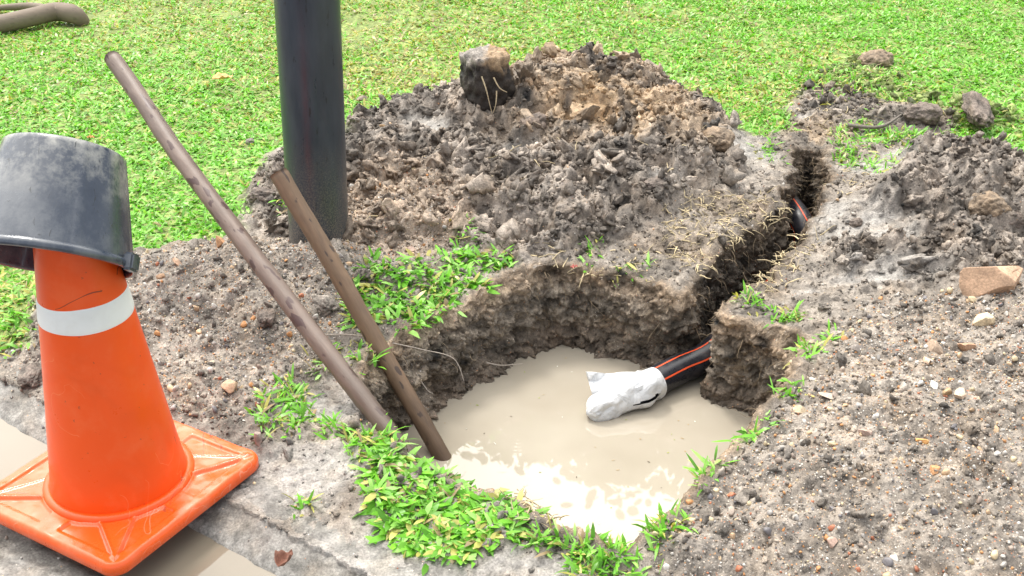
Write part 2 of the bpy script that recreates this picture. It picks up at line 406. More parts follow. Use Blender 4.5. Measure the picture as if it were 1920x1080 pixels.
# ------------------------------------------------------------------ walls of the pit and trench
P0 = PIT[:, :2]; ins = PIT[:, 2].copy()
tan_ = np.roll(P0, -8, 0) - np.roll(P0, 8, 0); nrm = np.stack([-tan_[:, 1], tan_[:, 0]], 1); nrm /= np.linalg.norm(nrm, axis=1)[:, None] + 1e-9
area = np.sum(P0[:, 0] * np.roll(P0[:, 1], -1) - np.roll(P0[:, 0], -1) * P0[:, 1])
if area < 0: nrm = -nrm
ker = np.hanning(35); ker /= ker.sum()
def smc(a): return np.convolve(np.r_[a[-40:], a, a[:40]], ker, 'same')[40:-40]
nrm = np.stack([smc(nrm[:, 0]), smc(nrm[:, 1])], 1); nrm /= np.linalg.norm(nrm, axis=1)[:, None] + 1e-9
ins = smc(ins)
rows = []; rr = []
hrim = height(P0[:, 0].copy(), P0[:, 1].copy())
NR = 96
for k in range(5):
    o = (-.03 + .03 * k / 5)
    q = P0 + nrm * o; h = height(q[:, 0].copy(), q[:, 1].copy())
    rows.append(np.c_[q, h + .003 * math.sin(math.pi * (k + 1) / 6) * 1.5]); rr.append(np.zeros(len(P0)) + k * .04)
for k in range(NR):
    t = k / (NR - 1)
    prof = .25 * t + .75 * t ** 1.6                     # steeper at the top
    und = -.03 * math.exp(-((t - .55) / .16) ** 2)      # undercut above the water line
    q = P0 + nrm * (ins * prof + und * np.clip(ins / .1, .1, 1))[:, None]
    z = hrim * (1 - t) + (-.33) * t - .0
    rows.append(np.c_[q, z]); rr.append(np.full(len(P0), .2 + .8 * t))
WV = np.vstack(rows); wr = np.concatenate(rr)
nn = np.tile(nrm, (len(rows), 1))
nz = fbm3(WV[:, 0], WV[:, 1], WV[:, 2] * 1.4, 11, 5, 201, .58)
nz2 = fbm3(WV[:, 0], WV[:, 1], WV[:, 2], 42, 4, 211, .72); nz3 = 1 - 2 * np.abs(fbm3(WV[:, 0], WV[:, 1], WV[:, 2], 75, 3, 261, .65))
narrow = np.clip(np.tile(ins, len(rows)) / .05, .35, 1)
amp = sstep(.15, .32, wr)
rid = 1 - 2 * np.abs(fbm3(WV[:, 0], WV[:, 1], WV[:, 2] * 2.2, 16, 4, 251, .6))
disp = amp * (.044 * narrow * nz + .020 * nz2 + .009 * (nz3 - .6) + .018 * narrow * (rid - .6) + .010 * narrow)
WV[:, 0] += nn[:, 0] * disp; WV[:, 1] += nn[:, 1] * disp; WV[:, 2] += amp * .012 * fbm3(WV[:, 0], WV[:, 1], WV[:, 2], 25, 3, 221)
WF = grid_faces(len(rows), len(P0), closed=True)
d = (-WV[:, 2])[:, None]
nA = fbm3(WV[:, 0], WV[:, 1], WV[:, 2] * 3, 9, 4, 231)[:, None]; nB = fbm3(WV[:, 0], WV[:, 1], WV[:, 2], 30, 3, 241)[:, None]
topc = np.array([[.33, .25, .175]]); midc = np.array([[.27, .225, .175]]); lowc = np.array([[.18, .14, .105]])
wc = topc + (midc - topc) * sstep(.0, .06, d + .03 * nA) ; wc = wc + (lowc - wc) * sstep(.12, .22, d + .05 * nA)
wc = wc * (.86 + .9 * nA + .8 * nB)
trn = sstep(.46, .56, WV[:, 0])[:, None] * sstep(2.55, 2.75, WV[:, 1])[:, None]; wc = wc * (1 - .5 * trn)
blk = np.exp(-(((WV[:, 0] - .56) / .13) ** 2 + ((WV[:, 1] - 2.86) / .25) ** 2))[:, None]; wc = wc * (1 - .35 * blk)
ttop = (1 - sstep(.0, .22, wr))[:, None]
cz = zones(WV[:, 0].copy(), WV[:, 1].copy()); sc_, wt_, gt_ = soil_color(WV[:, 0].copy(), WV[:, 1].copy(), WV[:, 2], cz)
wc = wc * (1 - ttop) + sc_ * ttop
wetw = np.clip(.5 + sstep(.14, .22, -WV[:, 2]) * .5 + nB[:, 0], 0, 1)
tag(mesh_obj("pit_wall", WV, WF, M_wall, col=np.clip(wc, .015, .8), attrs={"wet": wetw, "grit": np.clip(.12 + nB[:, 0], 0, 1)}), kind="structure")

WALLPTS = (WV, wc, wr)
# ------------------------------------------------------------------ muddy water
def water_material(name, base, rings, coat=.4, ior=1.5):
    m, nt, N, L, b = newmat(name); co = N_pos(nt)
    n = N_noise(nt, 3.2, 3, .5, co); c = N_mix(nt, N_ramp(nt, n.outputs[0], [(.35, 0.), (.7, 1.)]).outputs[0], base, tuple(x * y for x, y in zip(base, (1.2, 1.22, 1.26))))
    L.new(c, b.inputs["Base Color"]); b.inputs["Roughness"].default_value = .02; b.inputs["IOR"].default_value = ior; b.inputs["Coat Weight"].default_value = coat; b.inputs["Coat IOR"].default_value = 1.5; b.inputs["Coat Roughness"].default_value = .01
    h = N_math(nt, 'MULTIPLY', N_noise(nt, 2.2, 1, .4, co).outputs[0], .5)
    for (x, y, z, r) in rings:
        vm = N.new("ShaderNodeVectorMath"); vm.operation = 'DISTANCE'; L.new(co, vm.inputs[0]); vm.inputs[1].default_value = (x, y, z)
        ds = vm.outputs["Value"]
        s = N_math(nt, 'SINE', N_math(nt, 'MULTIPLY', ds, 420.0))
        env = N_math(nt, 'SUBTRACT', 1.0, N_math(nt, 'DIVIDE', ds, r), clamp=True)
        h = N_math(nt, 'ADD', h, N_math(nt, 'MULTIPLY', N_math(nt, 'MULTIPLY', s, env), .010))
    bo = N_bump(nt, h, .35, .008); L.new(bo, b.inputs["Normal"]); L.new(bo, b.inputs["Coat Normal"])
    return m
rings = [(*at(972, 822, WATER_Z), .07), (*at(1275, 800, WATER_Z), .10)]
M_water = water_material("muddy_water", (.33, .292, .232), rings)
pw = P0[::6]; bm = bmesh.new(); vs = [bm.verts.new((float(a), float(b_), WATER_Z)) for a, b_ in pw + (-nrm[::6]) * .01]
bm.faces.new(vs); bmesh.ops.triangulate(bm, faces=bm.faces); me = bpy.data.meshes.new("water"); bm.normal_update()
if bm.faces[:][0].normal.z < 0: bmesh.ops.reverse_faces(bm, faces=bm.faces)
bm.to_mesh(me); bm.free(); me.materials.append(M_water)
wo_ = bpy.data.objects.new("water", me); COL.objects.link(wo_); tag(wo_, kind="structure")

_r = np.random.default_rng(77); _P = []
while len(_P) < 70:
    a = np.array([_r.uniform(-.25, .62), _r.uniform(1.72, 2.72)])
    if sdf(PITP, a[:1], a[1:])[0] > .05: _P.append((*a, WATER_Z + .0012))
_fl = blades_later = np.array(_P)
# ------------------------------------------------------------------ kerb, gutter and its puddle
def strip(name, n0, n1, prof, mat, s0=-3.0, s1=3.0, ds=.012, dn=.012, amp=.003, colf=None):
    s = np.r_[np.arange(-60, s0, 3.0), np.arange(s0, s1, ds), np.arange(s1, 60, 3.0)]; n = np.arange(n0, n1 + 1e-6, dn)
    SS, NN = np.meshgrid(s, n); SS, NN = SS.ravel(), NN.ravel()
    x = KA[0] + SS * KD[0] + NN * KN[0]; y = KA[1] + SS * KD[1] + NN * KN[1]
    z = np.interp(NN, prof[0], prof[1]) + amp * fbm2(x, y, 30, 4, 301) * 2
    c = colf(x, y, z, SS, NN)
    Vv = np.stack([x, y, z], 1); Ff = grid_faces(len(n), len(s))
    e = np.cross(Vv[Ff[0, 1]] - Vv[Ff[0, 0]], Vv[Ff[0, 2]] - Vv[Ff[0, 0]])
    if e[2] < 0: Ff = Ff[:, ::-1]
    return mesh_obj(name, Vv, Ff, mat, col=c[0], attrs={"wet": c[1], "grit": c[2]})
M_conc = soil_material("concrete", rough_dry=.75, rough_wet=.3, bump=.35)
def conc_col(x, y, z, s, n):
    a = fbm2(x, y, 7, 4, 311)[:, None]; b_ = fbm2(x, y, 30, 4, 321)[:, None]
    c = np.array([[.225, .215, .195]]) * (1 + .5 * a + .45 * b_)
    st = np.clip(sstep(0, .35, a + .3 * b_), 0, 1); c = c + (np.array([[.14, .13, .12]]) - c) * st * .6
    edge = np.exp(-((n - .006) / .006) ** 2)[:, None]; c = c + (np.array([[.50, .49, .46]]) - c) * edge * .7
    return np.clip(c, .03, .8), np.clip(.5 + 2 * b_[:, 0], 0, 1), np.full(len(x), .05)
tag(strip("kerb", -.012, .24, ([-.02, 0, .01, .05, .09, .24], [-.09, -.058, -.046, -.03, -.012, -.004]), M_conc, colf=conc_col), kind="structure")
tag(strip("gutter", -1.2, -.010, ([-1.2, -.5, -.22, -.17, -.01], [-.02, -.028, -.036, -.066, -.085]), M_conc, amp=.003, colf=conc_col), kind="structure")
M_puddle = water_material("gutter_water", (.20, .172, .13), [], 0.22, 1.4)
xs = []
for s_, n_ in ((-60, -.30), (60, -.30), (60, .03), (-60, .03)):
    xs.append((KA[0] + s_ * KD[0] + n_ * KN[0], KA[1] + s_ * KD[1] + n_ * KN[1], -.055))
tag(mesh_obj("water", xs, [(0, 1, 2, 3)] if np.cross(np.array(xs[1]) - xs[0], np.array(xs[2]) - xs[0])[2] > 0 else [(3, 2, 1, 0)], M_puddle, smooth=False), kind="structure")
# road surface beyond the gutter
rx = []
for s_, n_ in ((-60, -60), (60, -60), (60, -1.19), (-60, -1.19)):
    rx.append((KA[0] + s_ * KD[0] + n_ * KN[0], KA[1] + s_ * KD[1] + n_ * KN[1], -.022))
M_road, nt, N, L, b = newmat("road_asphalt"); n_ = N_noise(nt, 90, 6, .6, N_pos(nt))
L.new(N_ramp(nt, n_.outputs[0], [(.3, .03), (.7, .09)]).outputs[0], b.inputs["Base Color"]); b.inputs["Roughness"].default_value = .6
tag(mesh_obj("road", rx, [(0, 1, 2, 3)] if np.cross(np.array(rx[1]) - rx[0], np.array(rx[2]) - rx[0])[2] > 0 else [(3, 2, 1, 0)], M_road, smooth=False), kind="structure")

# ------------------------------------------------------------------ grass
def blades(P, az, L_, w, lift, curl, roll, col):
    """vectorised leaves, 4 cross-sections each"""
    n = len(P); s = np.array([0, .33, .7, 1.0]); wd = np.array([.5, 1.0, .92, .10])
    dirx, diry = np.cos(az), np.sin(az)
    hor = L_[:, None] * (s[None] * np.cos(lift)[:, None] + .25 * curl[:, None] * s[None] ** 2 * np.sin(lift)[:, None])
    ver = L_[:, None] * (s[None] * np.sin(lift)[:, None] - curl[:, None] * s[None] ** 2 * .6)
    cx_ = P[:, 0, None] + dirx[:, None] * hor; cy_ = P[:, 1, None] + diry[:, None] * hor; cz_ = P[:, 2, None] + np.maximum(ver, -.002 + 0 * ver)
    sx, sy, sz = -diry * np.cos(roll), dirx * np.cos(roll), np.sin(roll)
    hw = w[:, None] * wd[None] * .5
    V = np.empty((n, 4, 2, 3))
    for k, sg in enumerate((-1, 1)):
        V[:, :, k, 0] = cx_ + sg * hw * sx[:, None]; V[:, :, k, 1] = cy_ + sg * hw * sy[:, None]; V[:, :, k, 2] = cz_ + sg * hw * sz[:, None]
    base = (np.arange(n) * 8)[:, None, None]; q = np.array([[0, 1, 3, 2], [2, 3, 5, 4], [4, 5, 7, 6]])[None]
    F = (base + q).reshape(-1, 4)
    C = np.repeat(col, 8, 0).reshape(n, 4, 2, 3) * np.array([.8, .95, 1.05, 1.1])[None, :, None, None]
    return V.reshape(-1, 3), F, C.reshape(-1, 3)

def grass_cols(n, yellow, r=None):
    r = r or rng
    g = np.array([.18, .47, .040]); lg = np.array([.33, .60, .14]); dk = np.array([.12, .33, .03]); yl = np.array([.46, .43, .13]); br = np.array([.34, .25, .14])
    t = r.random((n, 1)); c = np.where(t < .55, g, np.where(t < .82, lg, dk)) * (.75 + .5 * r.random((n, 1)))
    u = r.random((n, 1)); c = np.where(u < yellow[:, None] * .75, np.where(r.random((n, 1)) < .78, yl, br) * (.7 + .6 * r.random((n, 1))), c)
    return c

def tufts(cx_, cy_, per, Lr, wr_, yellow, liftr=(.15, 1.1), r=None, spread=.012, ground=height):
    r = r or rng
    n = len(cx_) * per
    x = np.repeat(cx_, per) + r.normal(0, spread, n); y = np.repeat(cy_, per) + r.normal(0, spread, n)
    yw = np.repeat(yellow, per)
    z = ground(x, y) - .004
    az = r.random(n) * 2 * math.pi; L_ = r.uniform(*Lr, n); w = r.uniform(*wr_, n)
    lift = r.uniform(*liftr, n); curl = r.uniform(.1, .9, n); roll = r.normal(0, .45, n)
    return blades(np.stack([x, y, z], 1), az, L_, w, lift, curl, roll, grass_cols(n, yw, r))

n_ = len(_fl); _c = np.array([[.30, .34, .08], [.35, .25, .12], [.12, .09, .06], [.7, .68, .6]])[_r.integers(0, 4, n_)]
_v, _f, _c2 = blades(_fl, _r.random(n_) * 6.28, _r.uniform(.003, .010, n_), _r.uniform(.0015, .004, n_), np.zeros(n_), np.zeros(n_), _r.normal(0, .2, n_), _c)
_v[:, 2] = np.maximum(_v[:, 2], WATER_Z + .0008)
tag(mesh_obj("floating_debris", _v, _f, M_straw, col=_c2), "tiny bits of leaf and straw drifting on the muddy water", "debris", kind="stuff")

def yellowness(x, y):
    k = .05 + .40 * np.clip(fbm2(x, y, 1.6, 4, 401) * 2, 0, 1)
    for (px, py, sx, sy, a) in ((740, 60, .95, 1.1, .8), (760, 140, .5, .4, 1.0), (880, 120, .4, .5, .8), (330, 20, 1.3, .9, .6), (1500, 190, .5, .3, .8), (60, 30, .8, .4, .5), (1300, 190, .6, .35, .55), (1500, 110, .5, .3, .55),
                                (1750, 230, .4, .1, .6), (1150, 150, .4, .3, .35)):
        bx, by = at(px, py)[:2]; k = np.maximum(k, a * np.exp(-(((x - bx) / sx) ** 2 + ((y - by) / sy) ** 2)))
    return np.clip(k, 0, 1)

LX0, LX1, LY0, LY1 = -3.9, 3.9, 2.0, 9.5
nt_ = 125000
tx = rng.uniform(LX0, LX1, nt_); ty = LY0 + (LY1 - LY0) * rng.random(nt_) ** 1.25
inview = np.abs(tx) < .52 * ty + .45
tx, ty = tx[inview], ty[inview]
zt = zones(tx, ty)
patchy = fbm2(tx, ty, 5, 4, 411)
bare = np.zeros_like(tx)
for (px, py, sx, sy) in ((740, 45, .55, .6), (300, 30, .7, .35), (1640, 130, .08, .10), (1470, 85, .12, .12), (1440, 45, .08, .08)):
    bx, by = at(px, py)[:2]; bare = np.maximum(bare, np.exp(-(((tx - bx) / sx) ** 2 + ((ty - by) / sy) ** 2)))
keepg = (rng.random(len(tx)) > zt[0] * 1.22 + .25 * (zt[0] > .6)) & (rng.random(len(tx)) > bare * .6 * (1 + 1.5 * patchy))
# green wisps growing through the mud beside the trench
tx, ty = tx[keepg], ty[keepg]
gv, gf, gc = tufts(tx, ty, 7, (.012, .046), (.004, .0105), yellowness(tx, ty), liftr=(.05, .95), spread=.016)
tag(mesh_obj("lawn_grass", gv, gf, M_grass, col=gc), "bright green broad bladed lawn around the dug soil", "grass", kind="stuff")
print("lawn blades", len(gf) // 3)

def patch(name, pts, n, label, cat="grass tuft", group=None, per=6, L=(.03, .06), w=(.008, .013), yellow=.08, lift=(.05, .9), seed=1, z=None):
    r = np.random.default_rng(seed)
    poly = pxpoly(pts); lo, hi = poly.min(0), poly.max(0)
    xx, yy = [], []
    while len(xx) < n:
        a = r.uniform(lo[0], hi[0], n * 3); b_ = r.uniform(lo[1], hi[1], n * 3)
        s = sdf(poly, a, b_) > -.006 * r.random(n * 3); xx += list(a[s]); yy += list(b_[s])
    xx, yy = np.array(xx[:n]), np.array(yy[:n])
    def g2(x, y):
        h = height(x, y); s = sdf(PITP, x, y); return np.where(s > 0, np.maximum(h - s * .9, -.2), h)
    v, f, c = tufts(xx, yy, per, L, w, np.full(n, yellow), liftr=lift, r=r, spread=.008, ground=g2)
    o = mesh_obj(name, v, f, M_grass, col=c); tag(o, label, cat, group); return o

patch("turf_patch", [(660, 560), (700, 520), (760, 520), (830, 490), (880, 490), (960, 500), (960, 530), (900, 555), (830, 590), (760, 632), (700, 632), (655, 610)], 215,
      "leafy green turf left on the brink behind the hole, beside the slimmer stick", "grass patch", "green turf patches left round the hole", per=7, L=(.018, .06), w=(.007, .0135), seed=2, yellow=.2, lift=(.1, 1.0))
patch("turf_patch", [(690, 880), (740, 862), (800, 892), (880, 925), (950, 952), (1000, 985), (960, 1010), (880, 1040), (800, 1045), (730, 1000), (700, 950)], 370,
      "wide mat of glossy green turf on the near edge of the hole", "grass patch", "green turf patches left round the hole", per=7, L=(.016, .052), w=(.007, .0145), seed=3, yellow=.25, lift=(.0, .75))
TG = "green grass tufts along the rim of the hole"
T = [([(645, 820), (700, 810), (760, 850), (740, 880), (670, 860)], 70, "leafy tuft on the hole rim where the two sticks enter"),
     ([(480, 760), (540, 735), (600, 790), (560, 830), (500, 840)], 80, "green tuft behind the right corner of the cone base"),
     ([(500, 730), (560, 720), (590, 745), (540, 760)], 26, "loose green tuft between the cone base and the long stick"),
     ([(590, 670), (625, 660), (640, 700), (600, 715)], 22, "small green tuft touching the left side of the long stick"),
     ([(650, 660), (690, 650), (705, 690), (665, 700)], 22, "small tuft squeezed between the long stick and the slim stick"),
     ([(600, 800), (630, 795), (640, 820), (610, 825)], 14, "little tuft left of the leafy clump where the sticks enter"),
     ([(1050, 1045), (1110, 1045), (1180, 1055), (1200, 1100), (1090, 1100)], 95, "dense grass tuft at the nearest point of the hole rim"),
     ([(980, 1010), (1040, 1015), (1060, 1045), (1000, 1040)], 26, "thin tuft joining the glossy turf mat to the dense near tuft"),
     ([(1215, 1020), (1262, 995), (1280, 1030), (1230, 1075)], 34, "upright tuft on the near right curve of the hole rim"),
     ([(1312, 935), (1338, 918), (1345, 945), (1318, 955)], 14, "spiky tuft on the rim below the gravelly soil slope"),
     ([(1370, 890), (1400, 862), (1430, 838), (1430, 860), (1380, 900)], 20, "fine tuft leaning over the pale water from the right rim"),
     ([(1455, 800), (1480, 780), (1490, 805), (1460, 815)], 16, "tuft at the foot of the dark clod beside the water"),
     ([(1480, 700), (1540, 670), (1560, 660), (1550, 690), (1500, 735)], 40, "broad leaved tuft right of the dark clod"),
     ([(1385, 570), (1420, 565), (1430, 595), (1395, 600)], 20, "tuft on top of the dark clod next to the trench"),
     ([(1440, 600), (1490, 605), (1500, 630), (1455, 628)], 26, "tuft on the right shoulder of the dark clod"),
     ([(850, 465), (895, 455), (900, 485), (860, 490)], 18, "bright sprig of grass at the front foot of the large heap"),
     ([(1090, 490), (1130, 480), (1140, 505), (1100, 515)], 14, "small sprig above the back wall of the hole"),
     ([(1150, 515), (1210, 510), (1230, 525), (1160, 535)], 12, "sparse sprig hanging over the back wall near the trench"),
     ([(515, 410), (540, 405), (545, 430), (520, 435)], 12, "tiny tuft in the soil left of the pole foot"),
     ([(1560, 250), (1640, 225), (1650, 260), (1600, 330), (1570, 310)], 170, "flattened muddy green turf right of the trench's far end"),
     ([(1640, 250), (1760, 262), (1730, 285), (1640, 275)], 110, "muddy strip of turf below the peeled back turf roll"),
     ([(1630, 300), (1690, 315), (1660, 345), (1615, 335)], 30, "half buried grass scraps in the smooth grey mud patch"),
     ([(1500, 170), (1600, 150), (1640, 175), (1560, 200)], 70, "trampled turf behind the trench's far end"),
     ([(1440, 150), (1540, 120), (1590, 150), (1480, 190)], 80, "dense clump of lawn creeping over the mud behind the trench"),
     ([(1760, 250), (1860, 270), (1930, 310), (1900, 330), (1800, 285)], 110, "bright tuft flopping onto the back of the smaller heap"),
     ([(1650, 170), (1760, 195), (1900, 235), (1860, 262), (1760, 232), (1660, 200)], 150, "ragged grass hanging over the peeled turf roll"),
     ([(1280, 200), (1400, 235), (1400, 262), (1300, 225)], 60, "long grass blades leaning on the back right flank of the large heap"),
     ([(1340, 200), (1480, 180), (1480, 250), (1400, 255)], 110, "broad leaved lush grass between the large heap and the trench end"),
     ([(1410, 285), (1470, 300), (1450, 330), (1410, 310)], 20, "scrap of turf left of the trench's far end"),
     ([(550, 935), (590, 935), (585, 948), (555, 950)], 8, "tiny sprig on bare ground in front of the cone base"),
     ([(-15, 1040), (12, 1055), (15, 1085), (-20, 1085)], 14, "tuft cut off by the near corner of the picture on concrete")]
for i, (pts, n, lab) in enumerate(T):
    patch("grass_tuft", pts, int(n * .8), lab, "grass tuft", TG, per=4, seed=20 + i, L=(.016, .058), w=(.0035, .0088), yellow=.3, lift=(.1, 1.2))

# ------------------------------------------------------------------ clods, gravel
ICO1, ICO2, ICO3 = ico(1), ico(2), ico(3)
def variants(base, n, amp, seed, f=1.1, ang=0.0):
    out = []
    for k in range(n):
        v = base[0].copy(); r = 1 + amp * fbm3(v[:, 0] + 9 * k, v[:, 1], v[:, 2], f, 4, seed + k, .62) * 2
        v = v * r[:, None]
        if ang:   # chop by planes: angular stones
            rr_ = np.random.default_rng(seed + k)
            for _ in range(8):
                nv = rr_.normal(size=3); nv /= np.linalg.norm(nv); dd = rr_.uniform(.35, .8)
                over = v @ nv - dd; v = v - np.clip(over, 0, None)[:, None] * nv[None] * ang
        out.append(v)
    return out
def rotm(n, r):
    q = r.normal(size=(n, 4)); q /= np.linalg.norm(q, axis=1)[:, None]; w, x, y, z = q.T
    return np.stack([1 - 2 * (y * y + z * z), 2 * (x * y - z * w), 2 * (x * z + y * w), 2 * (x * y + z * w), 1 - 2 * (x * x + z * z), 2 * (y * z - x * w),
                     2 * (x * z - y * w), 2 * (y * z + x * w), 1 - 2 * (x * x + y * y)], 1).reshape(n, 3, 3)
def scatter(P, r_, base, vs, col, rg, squash=(.6, 1.0)):
    n = len(P); vi = rg.integers(0, len(vs), n); VV = np.stack(vs)[vi]
    sc = r_[:, None] * rg.uniform(squash[0], 1.15, (n, 3))
    VV = np.einsum('nij,nvj->nvi', rotm(n, rg), VV * sc[:, None, :]) + P[:, None, :]
    F = (np.arange(n) * len(base[0]))[:, None, None] + base[1][None]
    C = np.repeat(col[:, None, :], len(base[0]), 1)
    return VV.reshape(-1, 3), F.reshape(-1, 3), C.reshape(-1, 3)
def cat_(parts):
    V_, F_, C_, o = [], [], [], 0
    for v, f, c in parts: V_.append(v); F_.append(f + o); C_.append(c); o += len(v)
    return np.vstack(V_), np.vstack(F_), np.vstack(C_)
def inside_pts(poly, n, rg):
    lo, hi = poly.min(0), poly.max(0); xs_, ys_ = np.zeros(0), np.zeros(0)
    while len(xs_) < n:
        a = rg.uniform(lo[0], hi[0], n); b_ = rg.uniform(lo[1], hi[1], n); s = sdf(poly, a, b_) > 0
        xs_ = np.r_[xs_, a[s]]; ys_ = np.r_[ys_, b_[s]]
    return xs_[:n], ys_[:n]

rg = np.random.default_rng(99)
def clod_set(poly, spec, drop_flat=True):
    parts = []
    for n, (r0, r1), base, amp in spec:
        x, y = inside_pts(poly, n, rg); zz = zones(x, y)
        k = (rg.random(n) > zz[4] * .95) & (sdf(PITP, x, y) < -.01); x, y = x[k], y[k]; zz = tuple(q[k] for q in zz)
        h = height(x, y, zz); r_ = r0 + (r1 - r0) * rg.random(len(x)) ** 2.2
        c, _, _ = soil_color(x, y, h, zz); c = c * rg.uniform(.45, 1.5, (len(x), 1))
        parts.append(scatter(np.stack([x, y, h + r_ * rg.uniform(-.15, .45, len(x))], 1), r_, base, variants(base, 14, amp, 500 + n % 97, 1.6, .75), c, rg))
    return cat_(parts)
def add_clods(name, data, label):
    v, f, c = data
    o = mesh_obj(name, v, f, M_clod, col=c, attrs={"wet": np.full(len(v), .55), "grit": np.zeros(len(v))}); tag(o, label, "soil", kind="stuff"); return o
add_clods("soil_clods", cat_([clod_set(HEAP, [(9000, (.003, .011), ICO2, .7), (1500, (.009, .022), ICO3, .8), (170, (.02, .045), ICO3, .85), (26, (.04, .065), ico(4), .8)]),
                              clod_set(HEAP2, [(3400, (.003, .011), ICO2, .7), (520, (.009, .022), ICO3, .8), (45, (.02, .042), ICO3, .85)])]), "crumbled dark clods covering the heaps")
wsel = rg.choice(np.where((wr > .22) & (WV[:, 2] > -.24))[0], 5200); wrad = .0015 + .0065 * rg.random(5200) ** 3
wcl = scatter(WV[wsel], wrad, ICO2, variants(ICO2, 12, .8, 880, 1.6), wc[wsel] * rg.uniform(.6, 1.45, (5200, 1)), rg)
add_clods("wall_crumbs", wcl, "crumbs and small clods stuck in the cut walls of the hole")
SOILN = pxpoly([(-100, 720), (100, 560), (300, 480), (640, 470), (1000, 490), (1300, 420), (1480, 200), (1620, 190), (1700, 290), (1600, 450), (2050, 560), (2250, 1100), (600, 1100), (400, 850), (0, 800)])
add_clods("loose_soil", clod_set(SOILN, [(15000, (.002, .007), ICO1, .5), (2200, (.005, .014), ICO2, .7), (120, (.012, .026), ICO3, .8)]), "loose crumbs of soil strewn over bare ground")
add_clods("turned_turf_soil", clod_set(pxpoly([(1490, 150), (1600, 110), (1690, 150), (1780, 195), (1900, 215), (1900, 250), (1780, 250), (1640, 240), (1500, 230)]), [(1500, (.003, .010), ICO2, .7), (330, (.009, .022), ICO3, .8), (40, (.02, .04), ICO3, .8)]), "dark crumbled soil along the peeled back turf")

def gravel_cols(n):
    pal = np.array([[.45, .42, .38], [.60, .57, .52], [.30, .28, .26], [.16, .15, .155], [.52, .36, .22], [.55, .27, .11], [.40, .15, .08], [.58, .47, .30], [.34, .27, .22], [.40, .33, .27]])
    p = np.array([.16, .09, .14, .08, .12, .08, .04, .09, .1, .1]); return pal[rg.choice(len(pal), n, p=p / p.sum())] * rg.uniform(.75, 1.15, (n, 1))
parts = []
vs1 = variants(ICO1, 14, .25, 700, 1.2, .9); vs2 = variants(ICO2, 12, .2, 760, 1.2, 1.0)
for poly, n1, n2 in ((GRAVR, 19000, 1500), (GRAVL, 8500, 600), (TANS, 2200, 120), (HEAP, 900, 35), (SOILN, 4000, 110)):
    for n, rr0, rr1, base, vs in ((n1, .0016, .0048, ICO1, vs1), (n2, .004, .0115, ICO2, vs2)):
        x, y = inside_pts(poly, n, rg); k = (sdf(PITP, x, y) < -.008) & (kcoord(x, y)[1] > .13); k &= rg.random(n) > zones(x, y)[4] * .93; x, y = x[k], y[k]
        r_ = rr0 + (rr1 - rr0) * rg.random(len(x)) ** 2
        parts.append(scatter(np.stack([x, y, height(x, y) + r_ * rg.uniform(-.1, .5, len(x))], 1), r_, base, vs, gravel_cols(len(x)), rg, (.5, 1)))
ks = rg.uniform(-.2, 1.6, 900); kn = rg.uniform(-.32, .22, 900) ** 1.0; kk = (kn > .02) | (kn < -.19); kk &= rg.random(900) < np.where(kn > .02, .25 + 3 * kn, .35); ks, kn = ks[kk], kn[kk]
kz = np.interp(kn, [-.32, -.22, -.19, 0, .01, .05, .09, .24], [-.032, -.036, -.05, -.058, -.046, -.03, -.012, -.004]); kr = .0015 + .0045 * rg.random(len(ks)) ** 2
parts.append(scatter(np.stack([KA[0] + ks * KD[0] + kn * KN[0], KA[1] + ks * KD[1] + kn * KN[1], kz + kr * .4], 1), kr, ICO1, vs1, gravel_cols(len(ks)), rg, (.5, 1)))
v, f, c = cat_(parts)
tag(mesh_obj("gravel", v, f, M_gravel, col=c, smooth=False), "mixed orange, white and grey gravel chips spread over the soil", "gravel", kind="stuff")

# ------------------------------------------------------------------ dry straw and fine roots
def wires(name, lines, rad, cols, mat, label=None, cat=None, group=None, kind=None, sides=4):
    V_, F_, C_, o = [], [], [], 0
    for ln, r_, c in zip(lines, rad, cols):
        ln = np.asarray(ln, float); n = len(ln); t = np.gradient(ln, axis=0); t /= np.linalg.norm(t, axis=1)[:, None] + 1e-9
        ref = np.array([.3, .2, .93]); a = np.cross(t, ref); a /= np.linalg.norm(a, axis=1)[:, None] + 1e-9; b_ = np.cross(t, a)
        rr_ = r_ * np.linspace(1, .35, n) if np.isscalar(r_) else r_
        th = np.arange(sides) * 2 * math.pi / sides
        ring = ln[:, None] + rr_[:, None, None] * (np.cos(th)[None, :, None] * a[:, None] + np.sin(th)[None, :, None] * b_[:, None])
        V_.append(ring.reshape(-1, 3)); F_.append(grid_faces(n, sides, True) + o); C_.append(np.tile(c, (n * sides, 1))); o += n * sides
    ob = mesh_obj(name, np.vstack(V_), np.vstack(F_), mat, col=np.vstack(C_)); tag(ob, label, cat, group, kind); return ob
def wander(p, d, L_, n, wob, rg_, grav=0.0):
    pts = [np.array(p, float)]; d = np.array(d, float); d /= np.linalg.norm(d)
    for _ in range(n):
        d = d + rg_.normal(0, wob, 3) + np.array([0, 0, -grav]); d /= np.linalg.norm(d); pts.append(pts[-1] + d * L_ / n)
    return pts
rs = np.random.default_rng(5)
lines, rad, cols = [], [], []
